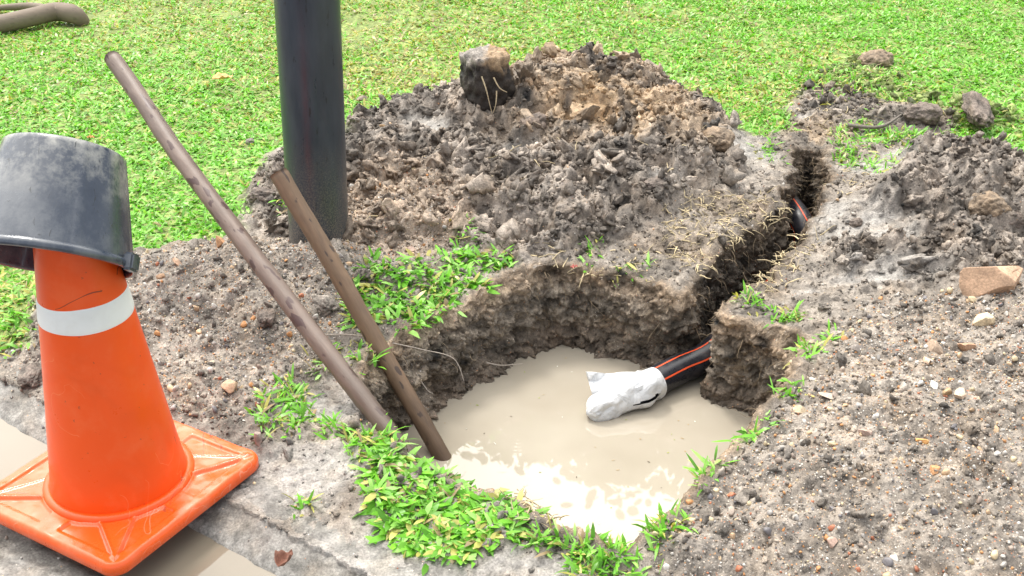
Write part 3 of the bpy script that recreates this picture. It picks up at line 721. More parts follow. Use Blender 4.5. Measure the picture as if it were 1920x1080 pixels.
STRAWZ = [([(1230, 440), (1330, 400), (1460, 400), (1465, 430), (1370, 480), (1310, 530), (1260, 500)], 330), ([(1400, 545), (1500, 460), (1540, 470), (1480, 540), (1420, 570)], 110),
          ([(1560, 300), (1640, 330), (1600, 420), (1560, 400)], 30), ([(1480, 160), (1640, 140), (1780, 230), (1640, 290), (1500, 260)], 150), ([(1000, 490), (1250, 490), (1230, 540), (1000, 515)], 60), ([(1600, 120), (1680, 130), (1680, 200), (1600, 200)], 60),
          ([(1680, 200), (1870, 210), (1880, 240), (1700, 240)], 90), ([(1870, 320), (1960, 330), (1960, 390), (1880, 380)], 45), ([(960, 930), (1060, 990), (1040, 1010), (950, 970)], 40), ([(650, 480), (1000, 300), (1300, 250), (1350, 400)], 40)]
for pts, n in STRAWZ:
    x, y = inside_pts(pxpoly(pts), n, rs); h = height(x, y)
    for k in range(n):
        a = rs.random() * 6.28; lines.append(wander((x[k], y[k], h[k] + .002), (math.cos(a), math.sin(a), rs.uniform(0, .6)), rs.uniform(.02, .06), 5, .22, rs, .15))
        rad.append(rs.uniform(.0010, .0024)); cols.append(np.array([.56, .46, .28]) * rs.uniform(.5, 1.25))
wires("straw", lines, rad, cols, M_straw, "dead pale grass stalks matted on the trench's left bank", "straw", kind="stuff")
# roots hanging out of the walls
lines, rad, cols = [], [], []
sel = rs.integers(0, len(P0), 420)
for i in sel:
    if P0[i, 1] < 2.35 and P0[i, 0] < .5: continue
    p = P0[i] + nrm[i] * .012; z0 = hrim[i] - rs.uniform(0, .12)
    q = P0[i] + nrm[i] * (.01 + ins[i] * .5 * (-z0 / .3))
    lines.append(wander((q[0], q[1], z0), (nrm[i][0] + rs.normal(0, .5), nrm[i][1] + rs.normal(0, .5), -.5), rs.uniform(.02, .07), 7, .3, rs, .15))
    rad.append(rs.uniform(.0004, .0011)); cols.append(np.array([.33, .25, .16]) * rs.uniform(.5, 1.4))
wires("fine_roots", lines, rad, cols, M_straw, "fine torn roots hanging from the cut soil walls", "roots", kind="stuff", sides=3)

# ------------------------------------------------------------------ wood
def stick(name, p0, p1, r0, r1, mat, label, bend=.006, seed=0, group=None):
    p0, p1 = np.array(p0), np.array(p1); n = 90; sides = 28; t = np.linspace(0, 1, n); ax = p1 - p0; L_ = np.linalg.norm(ax); d = ax / L_
    a = np.cross(d, (0, 0, 1)); a /= np.linalg.norm(a); b_ = np.cross(d, a)
    rr_ = r0 + (r1 - r0) * t; rr_ = rr_ * (1 + .05 * vn2(t * 9, t * 0, seed)); rr_[0] *= .9; rr_[-1] *= .93
    cen = p0[None] + ax[None] * t[:, None] + a[None] * (bend * vn2(t * 3, t * 0 + 5, seed + 1) * 4)[:, None] + b_[None] * (bend * vn2(t * 2.3, t * 0 + 9, seed + 2) * 3)[:, None]
    th = np.arange(sides) * 2 * math.pi / sides
    V = cen[:, None] + rr_[:, None, None] * (np.cos(th)[None, :, None] * a + np.sin(th)[None, :, None] * b_)
    V = V.reshape(-1, 3); jn = fbm3(V[:, 0], V[:, 1], V[:, 2], 30, 3, seed + 9); V += (V - np.repeat(cen, sides, 0)) * (.07 * jn)[:, None]
    F = [tuple(f) for f in grid_faces(n, sides, True)[:, ::-1]]
    e0 = cen[0] - d * .001; e1 = cen[-1] + d * .001; V = np.vstack([V, e0, e1]); m = n * sides
    F += [(m, (j + 1) % sides, j) for j in range(sides)] + [(m + 1, (n - 1) * sides + j, (n - 1) * sides + (j + 1) % sides) for j in range(sides)]
    o = mesh_obj(name, V - p0, F, mat, loc=p0); me = o.data
    me.polygons.foreach_set("use_smooth", np.r_[np.ones(len(F) - 2 * sides, bool), np.zeros(2 * sides, bool)])
    a_ = me.attributes.new("along", 'FLOAT', 'POINT'); a_.data.foreach_set("value", np.r_[np.repeat(t, sides), 0, 1].astype(np.float32))
    tag(o, label, "stick", group); return o, d
def wood_material(name, base, dark, spot, axis, rough=.6, spots=.6):
    m, nt, N, L, b = newmat(name); co = N_obj(nt)
    mp = N.new("ShaderNodeMapping"); L.new(co, mp.inputs[0])
    q = Vector(axis).rotation_difference(Vector((0, 0, 1))); mp.inputs["Rotation"].default_value = q.to_euler()
    st = N.new("ShaderNodeMapping"); L.new(mp.outputs[0], st.inputs[0]); st.inputs["Scale"].default_value = (1, 1, .16)
    n1 = N_noise(nt, 60, 7, .65, st.outputs[0]); n2 = N_noise(nt, 9, 4, .6, co)
    st2 = N.new("ShaderNodeMapping"); L.new(mp.outputs[0], st2.inputs[0]); st2.inputs["Scale"].default_value = (1, 1, .38)
    n3 = N_noise(nt, 52, 2, .4, st2.outputs[0])
    c = N_mix(nt, N_ramp(nt, n1.outputs[0], [(.35, 0.), (.65, 1.)]).outputs[0], dark, base)
    c = N_mix(nt, N_ramp(nt, n2.outputs[0], [(.4, 0.), (.7, .6)]).outputs[0], c, tuple(x * .62 for x in base))
    sp = N_ramp(nt, n3.outputs[0], [(spots, 0.), (spots + .03, 1.)]).outputs[0]
    c = N_mix(nt, N_math(nt, 'MULTIPLY', sp, .85), c, spot)
    al = N_attr(nt, "along", "Fac")
    c = N_mix(nt, N_ramp(nt, al, [(.0, .75), (.10, .55), (.3, .0)]).outputs[0], c, tuple(x * .55 for x in dark))
    L.new(c, b.inputs["Base Color"])
    L.new(N_ramp(nt, N_math(nt, 'ADD', N_math(nt, 'MULTIPLY', n1.outputs[0], .6), N_math(nt, 'MULTIPLY', sp, -.2)), [(.0, rough - .25), (.6, rough + .1)]).outputs[0], b.inputs["Roughness"])
    L.new(N_bump(nt, n1.outputs[0], .5, .003), b.inputs["Normal"]); return m
s1a, s1b = at(771, 858, -.03), ray(206, 106, 3.05)
s1a = s1a + (s1a - s1b) * .03
d1 = (s1b - s1a); M_w1 = wood_material("smooth_wood", (.21, .155, .125), (.125, .088, .07), (.055, .025, .024), d1, .55, .60)
stick("wooden_stick", s1a, s1b, .0222, .0238, M_w1, "long smooth pinkish brown stick with dark wet spots leaning out of the hole", seed=3, group="sticks standing in the hole")
s2a, s2b = at(834, 866, -.235), ray(524, 322, 2.78)
s2a = s2a + (s2a - s2b) * .04
d2 = (s2b - s2a); M_w2 = wood_material("rough_wood", (.24, .155, .095), (.13, .085, .055), (.05, .033, .026), d2, .7, .64)
stick("wooden_stick", s2a, s2b, .0215, .0235, M_w2, "shorter rough brown stick in front of the dark pole", bend=.004, seed=13, group="sticks standing in the hole")
bm_ = wood_material("branch_bark", (.42, .33, .25), (.27, .21, .16), (.15, .11, .08), (1, .2, 0), .8, .62)
br = wires("fallen_branch", [catmull([at(-60, 52, .05), at(0, 45, .05), at(60, 32, .06), at(105, 22, .06), at(140, 28, .05), at(157, 44, .0)], 8, False),
                             catmull([at(100, 20, .06), at(60, 12, .05), at(10, 14, .03), at(-30, 18, .02)], 6, False)],
           [np.interp(np.linspace(0, 1, 41), [0, .5, .75, 1], [.042, .044, .048, .034]), np.interp(np.linspace(0, 1, 19), [0, 1], [.024, .012])],
           [np.array([.3, .25, .2])] * 2, bm_, "thick knobbly grey brown branch lying on the lawn, cut off by the picture's edge", "branch", sides=14)
TW = [([(600, 628, .035), (660, 628, .03), (720, 640, .02), (790, 655, -.01), (850, 672, -.03), (870, 715, -.08)], .0022, "long thin pale twig running behind both sticks and over the hole"),
      ([(760, 655, -.03), (775, 690, -.08), (800, 730, -.12), (812, 738, -.13)], .0018, "short drooping twig on the left wall of the hole"),
      ([(912, 680, -.17), (940, 685, -.18), (980, 682, -.18)], .0024, "forked bit of twig just above the water on the back wall"),
      ([(1590, 235, .03), (1650, 238, .04), (1690, 215, .06)], .010, "dark root stub between the trench and the turf roll")]
for pts, r_, lab in TW:
    ln = catmull([at(*p) + np.array([0, 0, .0]) for p in pts], 6, False)
    wires("twig", [ln], [r_], [np.array([.38, .33, .28]) * (.4 if 'stub' in lab else 1)], M_straw, lab, "twig", "twigs lying about the hole", sides=6)

# ------------------------------------------------------------------ pole
def lathe(prof, sides=64):
    th = np.arange(sides) * 2 * math.pi / sides; P = np.array(prof)
    V = np.stack([P[:, 0, None] * np.cos(th), P[:, 0, None] * np.sin(th), np.repeat(P[:, 1, None], sides, 1)], -1).reshape(-1, 3)
    return V, grid_faces(len(P), sides, True)
M_pole, nt, N, L, b = newmat("dark_pole_paint"); co = N_obj(nt)
mp = N.new("ShaderNodeMapping"); L.new(co, mp.inputs[0]); mp.inputs["Scale"].default_value = (1, 1, .25)
n1 = N_noise(nt, 26, 7, .65, mp.outputs[0]); n2 = N_noise(nt, 90, 3, .5, mp.outputs[0]); n3 = N_noise(nt, 300, 3, .6, co)
c = N_mix(nt, N_ramp(nt, n1.outputs[0], [(.35, 0.), (.7, 1.)]).outputs[0], (.026, .034, .048), (.044, .054, .072))
c = N_mix(nt, N_ramp(nt, n2.outputs[0], [(.66, 0.), (.70, .7)]).outputs[0], c, (.012, .012, .014))
sz = N.new("ShaderNodeSeparateXYZ"); L.new(co, sz.inputs[0])
mud = N_math(nt, 'MULTIPLY', N_ramp(nt, sz.outputs[2], [(.02, .9), (.16, .45), (.38, .0)]).outputs[0], N_ramp(nt, n3.outputs[0], [(.42, 0.), (.62, 1.)]).outputs[0])
c = N_mix(nt, mud, c, (.26, .22, .16)); L.new(c, b.inputs["Base Color"])
L.new(N_ramp(nt, n1.outputs[0], [(.3, .26), (.7, .38)]).outputs[0], b.inputs["Roughness"]); L.new(N_bump(nt, n2.outputs[0], .08, .002), b.inputs["Normal"])
pb = at(598, 452, .045); pb[2] = .0
V_, F_ = lathe([(.0855, -.2), (.0855, .0), (.0855, .5), (.0855, 1.2), (.085, 2.6), (.084, 4.0), (.070, 4.02), (.001, 4.02)], 96)
po = mesh_obj("pole", V_, F_, M_pole, loc=pb); po.rotation_euler = (0, math.radians(2.0), 0)
tag(po, "round dark blue grey metal pole standing in the soil behind the slim stick", "pole")

# ------------------------------------------------------------------ traffic cone
def plastic(name, base, rough=.35, scuff=(.8, .45, .3), scuff_amt=.35, sc=12, scr=.5, coat=.0, seedoff=0.0):
    m, nt, N, L, b = newmat(name); co0 = N_obj(nt)
    mp = N.new("ShaderNodeMapping"); L.new(co0, mp.inputs[0]); mp.inputs["Location"].default_value = (seedoff, 0, 0); co = mp.outputs[0]
    n1 = N_noise(nt, sc, 8, .7, co); n2 = N_noise(nt, sc * 6, 4, .6, co); n3 = N_noise(nt, sc * .5, 3, .5, co, 1.5)
    c = N_mix(nt, N_math(nt, 'MULTIPLY', N_ramp(nt, n1.outputs[0], [(.5, 0.), (.75, 1.)]).outputs[0], scuff_amt), base, scuff)
    c = N_mix(nt, N_ramp(nt, n3.outputs[0], [(.5, 0.), (.8, .25)]).outputs[0], c, tuple(x * .6 for x in base))
    c = N_mix(nt, N_ramp(nt, n2.outputs[0], [(.69, 0.), (.73, .5)]).outputs[0], c, (.10, .05, .035))
    n4 = N_noise(nt, 5, 2, .4, co, .8); n5 = N_noise(nt, 7, 2, .5, mp.outputs[0]); n5.inputs["Scale"].default_value = 4.3
    scr_ = N_math(nt, 'MULTIPLY', N_math(nt, 'LESS_THAN', N_math(nt, 'ABSOLUTE', N_math(nt, 'SUBTRACT', n4.outputs[0], .5)), .0022), N_math(nt, 'GREATER_THAN', n5.outputs[0], .54))
    c = N_mix(nt, N_math(nt, 'MULTIPLY', scr_, .75), c, (.09, .03, .02))
    n6 = N_noise(nt, 6, 3, .4, co, 1.2); n7 = N_noise(nt, 3.1, 2, .5, co)
    scr2 = N_math(nt, 'MULTIPLY', N_math(nt, 'LESS_THAN', N_math(nt, 'ABSOLUTE', N_math(nt, 'SUBTRACT', n6.outputs[0], .47)), .003), N_math(nt, 'GREATER_THAN', n7.outputs[0], .52))
    c = N_mix(nt, N_math(nt, 'MULTIPLY', scr2, .6), c, scuff)
    L.new(c, b.inputs["Base Color"]); L.new(N_ramp(nt, n1.outputs[0], [(.3, rough - .1), (.7, rough + .15)]).outputs[0], b.inputs["Roughness"])
    L.new(N_bump(nt, n1.outputs[0], .12, .004), b.inputs["Normal"]); b.inputs["IOR"].default_value = 1.48; b.inputs["Coat Weight"].default_value = coat
    return m
M_or = plastic("orange_plastic", (.86, .092, .006), .33, (.88, .22, .08), .3)
M_orb = plastic("orange_base_rubber", (.86, .11, .012), .28, (.82, .30, .18), .5, 9, coat=.3)
M_wh = plastic("white_band", (.80, .82, .80), .4, (.68, .68, .62), .5, 14)
CC = np.array([-.806, 1.852, .0]); cone = empty("traffic_cone", CC); cone.rotation_euler = (math.radians(0), math.radians(0), math.radians(60.1))
tag(cone, "orange traffic cone with one white band, square base astride the kerb", "traffic cone")
hb, TP = .207, .029
ga = np.linspace(-hb, hb, 150); A, B = np.meshgrid(ga, ga); A, B = A.ravel(), B.ravel()
# rounded square footprint
rc = .035; qx = np.maximum(np.abs(A) - (hb - rc), 0); qy = np.maximum(np.abs(B) - (hb - rc), 0); qq = np.hypot(qx, qy); kx = np.where(qq > 1e-9, np.minimum(1, 1), 1)
m_ = np.maximum(qx, qy); sc_ = np.where(qq > 1e-9, m_ / np.maximum(qq, 1e-9), 1)
A2 = np.sign(A) * (np.minimum(np.abs(A), hb - rc) + qx * sc_); B2 = np.sign(B) * (np.minimum(np.abs(B), hb - rc) + qy * sc_)
edge = rc - np.where(qq > 1e-9, np.hypot(np.maximum(np.abs(A2) - (hb - rc), 0), np.maximum(np.abs(B2) - (hb - rc), 0)), 0)
edge = np.where((qx == 0) & (qy == 0), np.minimum(hb - np.abs(A), hb - np.abs(B)), edge)
z = TP - .010 * (1 - np.clip(edge / .009, 0, 1)) ** 2.2
rad_ = np.hypot(A2, B2); ax_, bx_ = np.abs(A2), np.abs(B2)
inner = np.minimum(hb - ax_, hb - bx_)
u_ = (ax_ + bx_) / math.sqrt(2); w_ = np.abs(ax_ - bx_) / math.sqrt(2)       # along / across the diagonal
tri = .032 * np.clip((.262 - u_) / .12, 0, 1) - w_                             # >0 inside the corner wedge
blockm = np.minimum(.024 - np.minimum(ax_, bx_), .02 - np.abs(inner - .040))
panel = np.minimum(np.minimum(inner - .026, rad_ - .150), -np.maximum(tri, blockm))
z -= .0055 * sstep(0, .004, panel)
z += .0035 * np.exp(-((np.abs(tri)) / .0035) ** 2) * (rad_ > .145) * (inner > .02)
z += .0025 * fbm2(A2, B2, 18, 3, 71)
Vb = np.stack([A2, B2, z], 1); Fb = [tuple(f) for f in grid_faces(150, 150)]
# skirt
n_g = 150; loop = list(range(n_g)) + [i * n_g + n_g - 1 for i in range(1, n_g)] + [(n_g - 1) * n_g + i for i in range(n_g - 2, -1, -1)] + [i * n_g for i in range(n_g - 2, 0, -1)]
low = Vb[loop].copy(); low[:, 2] = .004; low2 = low.copy(); low2[:, :2] *= .985; low2[:, 2] = .0; o1 = len(Vb); o2 = o1 + len(loop); mL = len(loop)
Vb = np.vstack([Vb, low, low2])
for i in range(mL):
    j = (i + 1) % mL; Fb.append((loop[j], loop[i], o1 + i, o1 + j)); Fb.append((o1 + j, o1 + i, o2 + i, o2 + j))
Fb.append(tuple(o2 + i for i in range(mL)))
mesh_obj("base_plate", Vb, Fb, M_orb, parent=cone)
def cr(z): return .1345 - (z - .03) * .1262
pr = [(cr(zz_), zz_) for zz_ in np.linspace(.022, .675, 80)] + [(.046, .681), (.038, .682), (.036, .675)]
V_, F_ = lathe(pr, 120)
th_ = np.arctan2(V_[:, 1], V_[:, 0]); dent = -.004 * np.exp(-((np.mod(th_ - .2 + math.pi * 3, 2 * math.pi) - math.pi) / .06) ** 2) * sstep(.1, .3, V_[:, 2]) * (1 - sstep(.38, .4, V_[:, 2]))
k_ = 1 + (dent + .0018 * fbm3(V_[:, 0], V_[:, 1], V_[:, 2], 9, 2, 77)) / .1
seam = .0012 * np.exp(-((V_[:, 2] - .275) / .0016) ** 2); k_ = k_ + seam / .1
V_[:, 0] *= k_; V_[:, 1] *= k_
mesh_obj("cone_body", V_, F_, M_or, parent=cone)
V_, F_ = lathe([(cr(zz_) + .0018 * (1 - ((zz_ - .436) / .0255) ** 8) - .0003, zz_) for zz_ in np.linspace(.411, .461, 14)], 120)
mesh_obj("reflective_band", V_, F_, M_wh, parent=cone)
V_, F_ = lathe([(.1385 + .011 * math.cos(a), .028 + .011 * math.sin(a)) for a in np.linspace(-1.0, 3.6, 22)], 120)
mesh_obj("foot_ring", V_, F_, M_or, parent=cone)

# ------------------------------------------------------------------ bucket upside down on the cone
M_bk, nt, N, L, b = newmat("black_bucket_plastic"); co = N_obj(nt)
n1 = N_noise(nt, 9, 8, .7, co); n2 = N_noise(nt, 70, 4, .6, co)
mp = N.new("ShaderNodeMapping"); L.new(co, mp.inputs[0]); mp.inputs["Scale"].default_value = (1, 1, .3); n3 = N_noise(nt, 95, 5, .7, mp.outputs[0], 1.0)
sz = N.new("ShaderNodeSeparateXYZ"); L.new(co, sz.inputs[0])
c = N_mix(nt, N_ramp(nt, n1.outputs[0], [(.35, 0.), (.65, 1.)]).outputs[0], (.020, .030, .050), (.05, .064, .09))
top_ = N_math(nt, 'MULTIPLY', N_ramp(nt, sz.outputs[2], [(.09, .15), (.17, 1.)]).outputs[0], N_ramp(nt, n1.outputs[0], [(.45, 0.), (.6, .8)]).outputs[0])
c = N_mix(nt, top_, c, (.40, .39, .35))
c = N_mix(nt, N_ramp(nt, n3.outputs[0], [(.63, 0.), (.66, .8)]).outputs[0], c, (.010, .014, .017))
L.new(c, b.inputs["Base Color"]); L.new(N_ramp(nt, n1.outputs[0], [(.3, .13), (.7, .30)]).outputs[0], b.inputs["Roughness"])
L.new(N_bump(nt, n3.outputs[0], .15, .003), b.inputs["Normal"]); b.inputs["IOR"].default_value = 1.7
mouth = ray(88, 488, 2.02); top = ray(122, 284, 2.02 + .034); axv = Vector(top - mouth).normalized()
bk = empty("bucket", mouth); bk.rotation_mode = 'QUATERNION'; bk.rotation_quaternion = axv.to_track_quat('Z', 'Y')
tag(bk, "scuffed black plastic bucket turned upside down over the tip of the cone", "bucket")
HB = float(np.linalg.norm(top - mouth)); rm, rt = .150, .106
out = [(rm - (rm - rt) * t, HB * t) for t in np.linspace(0, 1, 30)] + [(rt - .004, HB + .003), (rt - .012, HB + .001), (rt - .02, HB - .004), (.04, HB - .006), (.0005, HB - .006)]
inn = [(.0005, HB - .010), (rt - .02, HB - .010)] + [(rm - (rm - rt) * t - .0045, HB * t) for t in np.linspace(.96, 0, 20)]
V_, F_ = lathe(out + inn, 110)
th_ = np.arctan2(V_[:, 1], V_[:, 0]); rb = np.zeros(len(V_))
for a in (0.3, 1.5, 2.4, 3.55, 4.05, 4.3, 4.62, 5.6): rb += np.exp(-((np.mod(th_ - a + math.pi, 2 * math.pi) - math.pi) / .012) ** 2)
rr_ = np.hypot(V_[:, 0], V_[:, 1]); k_ = 1 + .0028 * np.clip(rb, 0, 1) / np.maximum(rr_, .03) * (rr_ > .09)
V_[:, 0] *= k_; V_[:, 1] *= k_
V_, F_ = np.vstack([V_, V_[-110:] * 1.0]), F_
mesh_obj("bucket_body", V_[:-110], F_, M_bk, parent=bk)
rimp = [(rm - .001, .014), (rm + .004, .012), (rm + .007, .007), (rm + .007, .001), (rm + .005, -.003), (rm, -.004), (rm - .005, -.001), (rm - .0048, .006)]
V_, F_ = lathe(rimp, 110); mesh_obj("bucket_rim", V_, F_[:, ::-1], M_bk, parent=bk)
# handle lugs
for sgn in (1, -1):
    bmx = bmesh.new(); bmesh.ops.create_cube(bmx, size=1.0)
    for v in bmx.verts: v.co = Vector((v.co.x * .020, v.co.y * .034, v.co.z * .032))
    bmesh.ops.bevel(bmx, geom=bmx.edges[:], offset=.004, segments=2, affect='EDGES')
    me = bpy.data.meshes.new("handle_lug"); bmx.to_mesh(me); bmx.free(); me.materials.append(M_bk)
    o = bpy.data.objects.new("handle_lug", me); COL.objects.link(o); o.parent = bk
    rightl = bk.rotation_quaternion.inverted() @ Vector((1, -.12, 0)); aa = math.atan2(rightl.y, rightl.x) + (0 if sgn > 0 else math.pi)
    o.location = ((rm + .008) * math.cos(aa), (rm + .008) * math.sin(aa), .008); o.rotation_euler = (0, 0, aa)

# ------------------------------------------------------------------ pipe and bag
M_pipe = plastic("black_pipe", (.018, .018, .024), .3, (.10, .09, .09), .5, 30)
M_stripe = plastic("orange_stripe", (.80, .10, .03), .35, (.5, .08, .03), .4, 40)
PR = .041
path = catmull([at(1168, 743, -.190), at(1215, 722, -.185), at(1270, 694, -.178), at(1325, 668, -.172), at(1385, 610, -.175), at(1440, 545, -.18), at(1505, 490, -.18), at(1512, 452, -.135), at(1500, 415, -.09), at(1478, 385, -.085), at(1455, 365, -.11), at(1430, 350, -.16)], 12, False)
def tube(path, r_, sides=40, ang=None, wdt=None, flat=0):
    n = len(path); t = np.gradient(path, axis=0); t /= np.linalg.norm(t, axis=1)[:, None]
    a = np.cross(t, (0, 0, 1.0)); a /= np.linalg.norm(a, axis=1)[:, None]; b_ = np.cross(a, t)
    if ang is None: th = np.arange(sides) * 2 * math.pi / sides; cl = True
    else: th = np.linspace(ang - wdt, ang + wdt, 5); cl = False
    V = path[:, None] + r_ * (np.cos(th)[None, :, None] * a[:, None] + np.sin(th)[None, :, None] * b_[:, None])
    return V.reshape(-1, 3), grid_faces(n, len(th), cl)
V_, F_ = tube(path, PR); pipe = empty("pipe", path[0])
tag(pipe, "black plastic pipe with orange stripes running from the hole into the trench", "pipe")
mesh_obj("pipe_body", V_ - path[0], F_, M_pipe, parent=pipe)
for ang in (.62, 1.62, 3.0, 4.4):
    V_, F_ = tube(path, PR + .0008, ang=ang, wdt=.055); mesh_obj("stripe", V_ - path[0], F_, M_stripe, parent=pipe)
m, nt, N, L, b = newmat("white_plastic_sheet"); co = N_obj(nt); n1 = N_noise(nt, 22, 5, .6, co, 1.6)
L.new(N_ramp(nt, n1.outputs[0], [(.25, (.60, .62, .64)), (.6, (.76, .77, .78))]).outputs[0], b.inputs["Base Color"]); b.inputs["Roughness"].default_value = .35
b.inputs["Subsurface Weight"].default_value = .0; L.new(N_bump(nt, N_math(nt, 'ABSOLUTE', N_math(nt, 'SUBTRACT', n1.outputs[0], .5)), .55, .02), b.inputs["Normal"]); M_bag = m
# bag: a loose crumpled sleeve round the pipe end, twisted tail and a flared flap
A0, A1 = at(1232, 716, -.178), at(1100, 776, -.20)
axb = A1 - A0; Lb = np.linalg.norm(axb); db = axb / Lb; sa = np.cross(db, (0, 0, 1)); sa /= np.linalg.norm(sa); ub = np.cross(sa, db)
if ub[2] < 0: ub = -ub; sa = -sa
ns, na = 61, 72; T_, TH_ = np.meshgrid(np.linspace(0, 1, ns), np.arange(na) * 2 * math.pi / na, indexing='ij')
rb_ = np.interp(T_, [0, .04, .2, .5, .8, .93, 1], [.0425, .0475, .050, .044, .032, .025, .001])
def facets(u, v, nu, nv, seed, wrap=True):
    """piecewise linear creases: random heights at a coarse, jittered lattice, joined by flat triangles"""
    r = np.random.default_rng(seed); G = r.normal(0, 1, (nu + 1, nv + 1))
    if wrap: G[:, nv] = G[:, 0]
    X, Y = np.clip(u, 0, .9999) * nu, np.clip(v, 0, .9999) * nv; i, j = X.astype(int), Y.astype(int); a, b = X - i, Y - j
    lo = G[i, j] + a * (G[i + 1, j] - G[i, j]) + b * (G[i + 1, j + 1] - G[i + 1, j]); up = G[i, j] + b * (G[i, j + 1] - G[i, j]) + a * (G[i + 1, j + 1] - G[i, j + 1])
    return np.where(a > b, lo, up)
vv = TH_ / (2 * math.pi); uu = (T_ + .35 * vv) ; uu = uu / 1.36
rb_ = rb_ + np.interp(T_, [0, .06, .9, 1], [.2, 1, 1, .4]) * (.0065 * facets(uu, vv, 6, 9, 5, False) * np.clip(np.minimum(vv, 1 - vv) * 12, 0, 1) + .0016 * facets(T_, vv, 13, 16, 8))
rb_ = rb_ + .0032 * np.abs(((TH_ * 2.2 + T_ * 5.5) / math.pi) % 1 - .5) * 2 * np.interp(T_, [0, .08, .9, 1], [.2, 1, 1, 0])
up_w = np.sin(TH_); rb_ = rb_ + .004 * np.clip(up_w, 0, 1) ** 2 * np.exp(-((T_ - .55) / .28) ** 2)
P = A0 + axb * T_[..., None] + rb_[..., None] * (np.cos(TH_)[..., None] * sa + np.sin(TH_)[..., None] * ub)
bagV, bagF = P.reshape(-1, 3), grid_faces(ns, na, True)
fi = bagF[:, 0] // na; fj = bagF[:, 0] % na; tt = fi / (ns - 1); j0 = (.485 + .03 * tt) * na      # the split through which the pipe shows
wslit = np.interp(tt, [.10, .16, .25, .38, .48], [0, 1.5, 1.0, .8, 0]); bagF = bagF[~(np.abs(fj - j0) < wslit)]
bag = empty("plastic_bag", A0); tag(bag, "crumpled white plastic bag wrapped over the pipe end at the water", "plastic bag")
o = mesh_obj("bag_sleeve", bagV - A0, bagF, M_bag, parent=bag, smooth=False)
nu, nv = 31, 31; U_, V2 = np.meshgrid(np.linspace(0, 1, nu), np.linspace(0, 1, nv), indexing='ij')
q0, q1 = ray(1118, 772, 2.925), ray(1218, 722, 2.925); r0_, r1_ = ray(1099, 697, 2.99), ray(1214, 698, 3.0)
base_ = q0 + (q1 - q0) * U_[..., None]; tip = r0_ + (r1_ - r0_) * U_[..., None]
Pf = base_ + (tip - base_) * V2[..., None] + np.array([0, -.85, .5]) * (.010 * facets(U_, V2, 6, 4, 3, False) + .008 * np.sin(V2 * 3.14))[..., None] + np.array([0, 0, 1]) * (-.006 * np.exp(-((U_ - .38) / .14) ** 2) * V2)[..., None]
o = mesh_obj("bag_flap", Pf.reshape(-1, 3) - A0, grid_faces(nu, nv), M_bag, parent=bag, smooth=False)
sm = o.modifiers.new("thickness", 'SOLIDIFY'); sm.thickness = .0012

# ------------------------------------------------------------------ soil block on the heap and turf rolls
def soil_lump(name, loc, size, seed, colf, label, cat, parent=None, box=.0, rot=0.0, f=1.2, group=None):
    v = ico(5)[0]; Fk = ico(5)[1]
    if box:
        m1 = np.abs(v).max(1)[:, None]; v = v * (1 - box) + v / m1 * box * .85
    n = fbm3(v[:, 0], v[:, 1], v[:, 2], f * 1.6, 6, seed, .62); v = v * (1 + .30 * n + .10 * np.abs(fbm3(v[:, 0], v[:, 1], v[:, 2], 7, 3, seed + 5)))[:, None]
    c, s_ = math.cos(rot), math.sin(rot); v = v * np.array(size); v = np.stack([v[:, 0] * c - v[:, 1] * s_, v[:, 0] * s_ + v[:, 1] * c, v[:, 2]], 1)
    col = colf(v / max(size), n)
    o = mesh_obj(name, v, Fk, M_clod, parent=parent, col=np.clip(col, .01, .8), attrs={"wet": np.full(len(v), .5), "grit": np.zeros(len(v))}, loc=loc)
    if label: tag(o, label, cat, group)
    return o
def hz(px, py, z=0):
    """point of the terrain seen at this pixel"""
    p = at(px, py, z)
    for _ in range(12): p = at(px, py, float(height(p[:1].copy(), p[1:2].copy())[0]))
    return p
def blockc(v, n):  # near-black body paints in the block's backlit shade, under a tan and grey top
    c = np.tile(np.array([[.04, .033, .028]]), (len(v), 1)) * (1 + 1.2 * n[:, None])
    t = sstep(.55, .85, v[:, 2:3] + .5 * v[:, 0:1] + .4 * n[:, None]); c = c + (np.array([[.36, .25, .15]]) - c) * t
    t2 = sstep(.68, .9, v[:, 2:3] - .4 * v[:, 0:1] + .3 * n[:, None]); c = c + (np.array([[.30, .27, .24]]) - c) * t2 * (v[:, 0:1] < .1)
    return c
bp = hz(905, 205); bp_c = ray(910, 148, float((bp[1] * CS + (CAM_H - bp[2]) * SN)) + .02)
blk = soil_lump("soil_block", bp_c, (.086, .08, .112), 31, blockc, "tall square cut block of soil, backlit shade painted in, with roots perched on the large heap", "soil block", box=.75, rot=.5)
for k, (pts) in enumerate([[(-.01, -.10, .04), (.005, -.115, .0), (.015, -.115, -.045), (.025, -.11, -.09)], [(.03, -.095, .035), (.05, -.10, .0), (.075, -.085, -.02)], [(.04, -.1, -.01), (.038, -.11, -.05), (.028, -.11, -.085)]]):
    o = wires("root", [catmull(pts, 6, False)], [.0028], [np.array([.55, .44, .28])], M_straw); o.parent = blk
darkc = lambda v, n: np.tile(np.array([[.15, .12, .10]]), (len(v), 1)) * (1 + 1.1 * n[:, None])
greyc = lambda v, n: np.tile(np.array([[.24, .21, .18]]), (len(v), 1)) * (1 + 1.0 * n[:, None])
tanc = lambda v, n: np.tile(np.array([[.24, .18, .125]]), (len(v), 1)) * (1 + 1.0 * n[:, None])
LG = "large loose lumps of soil"
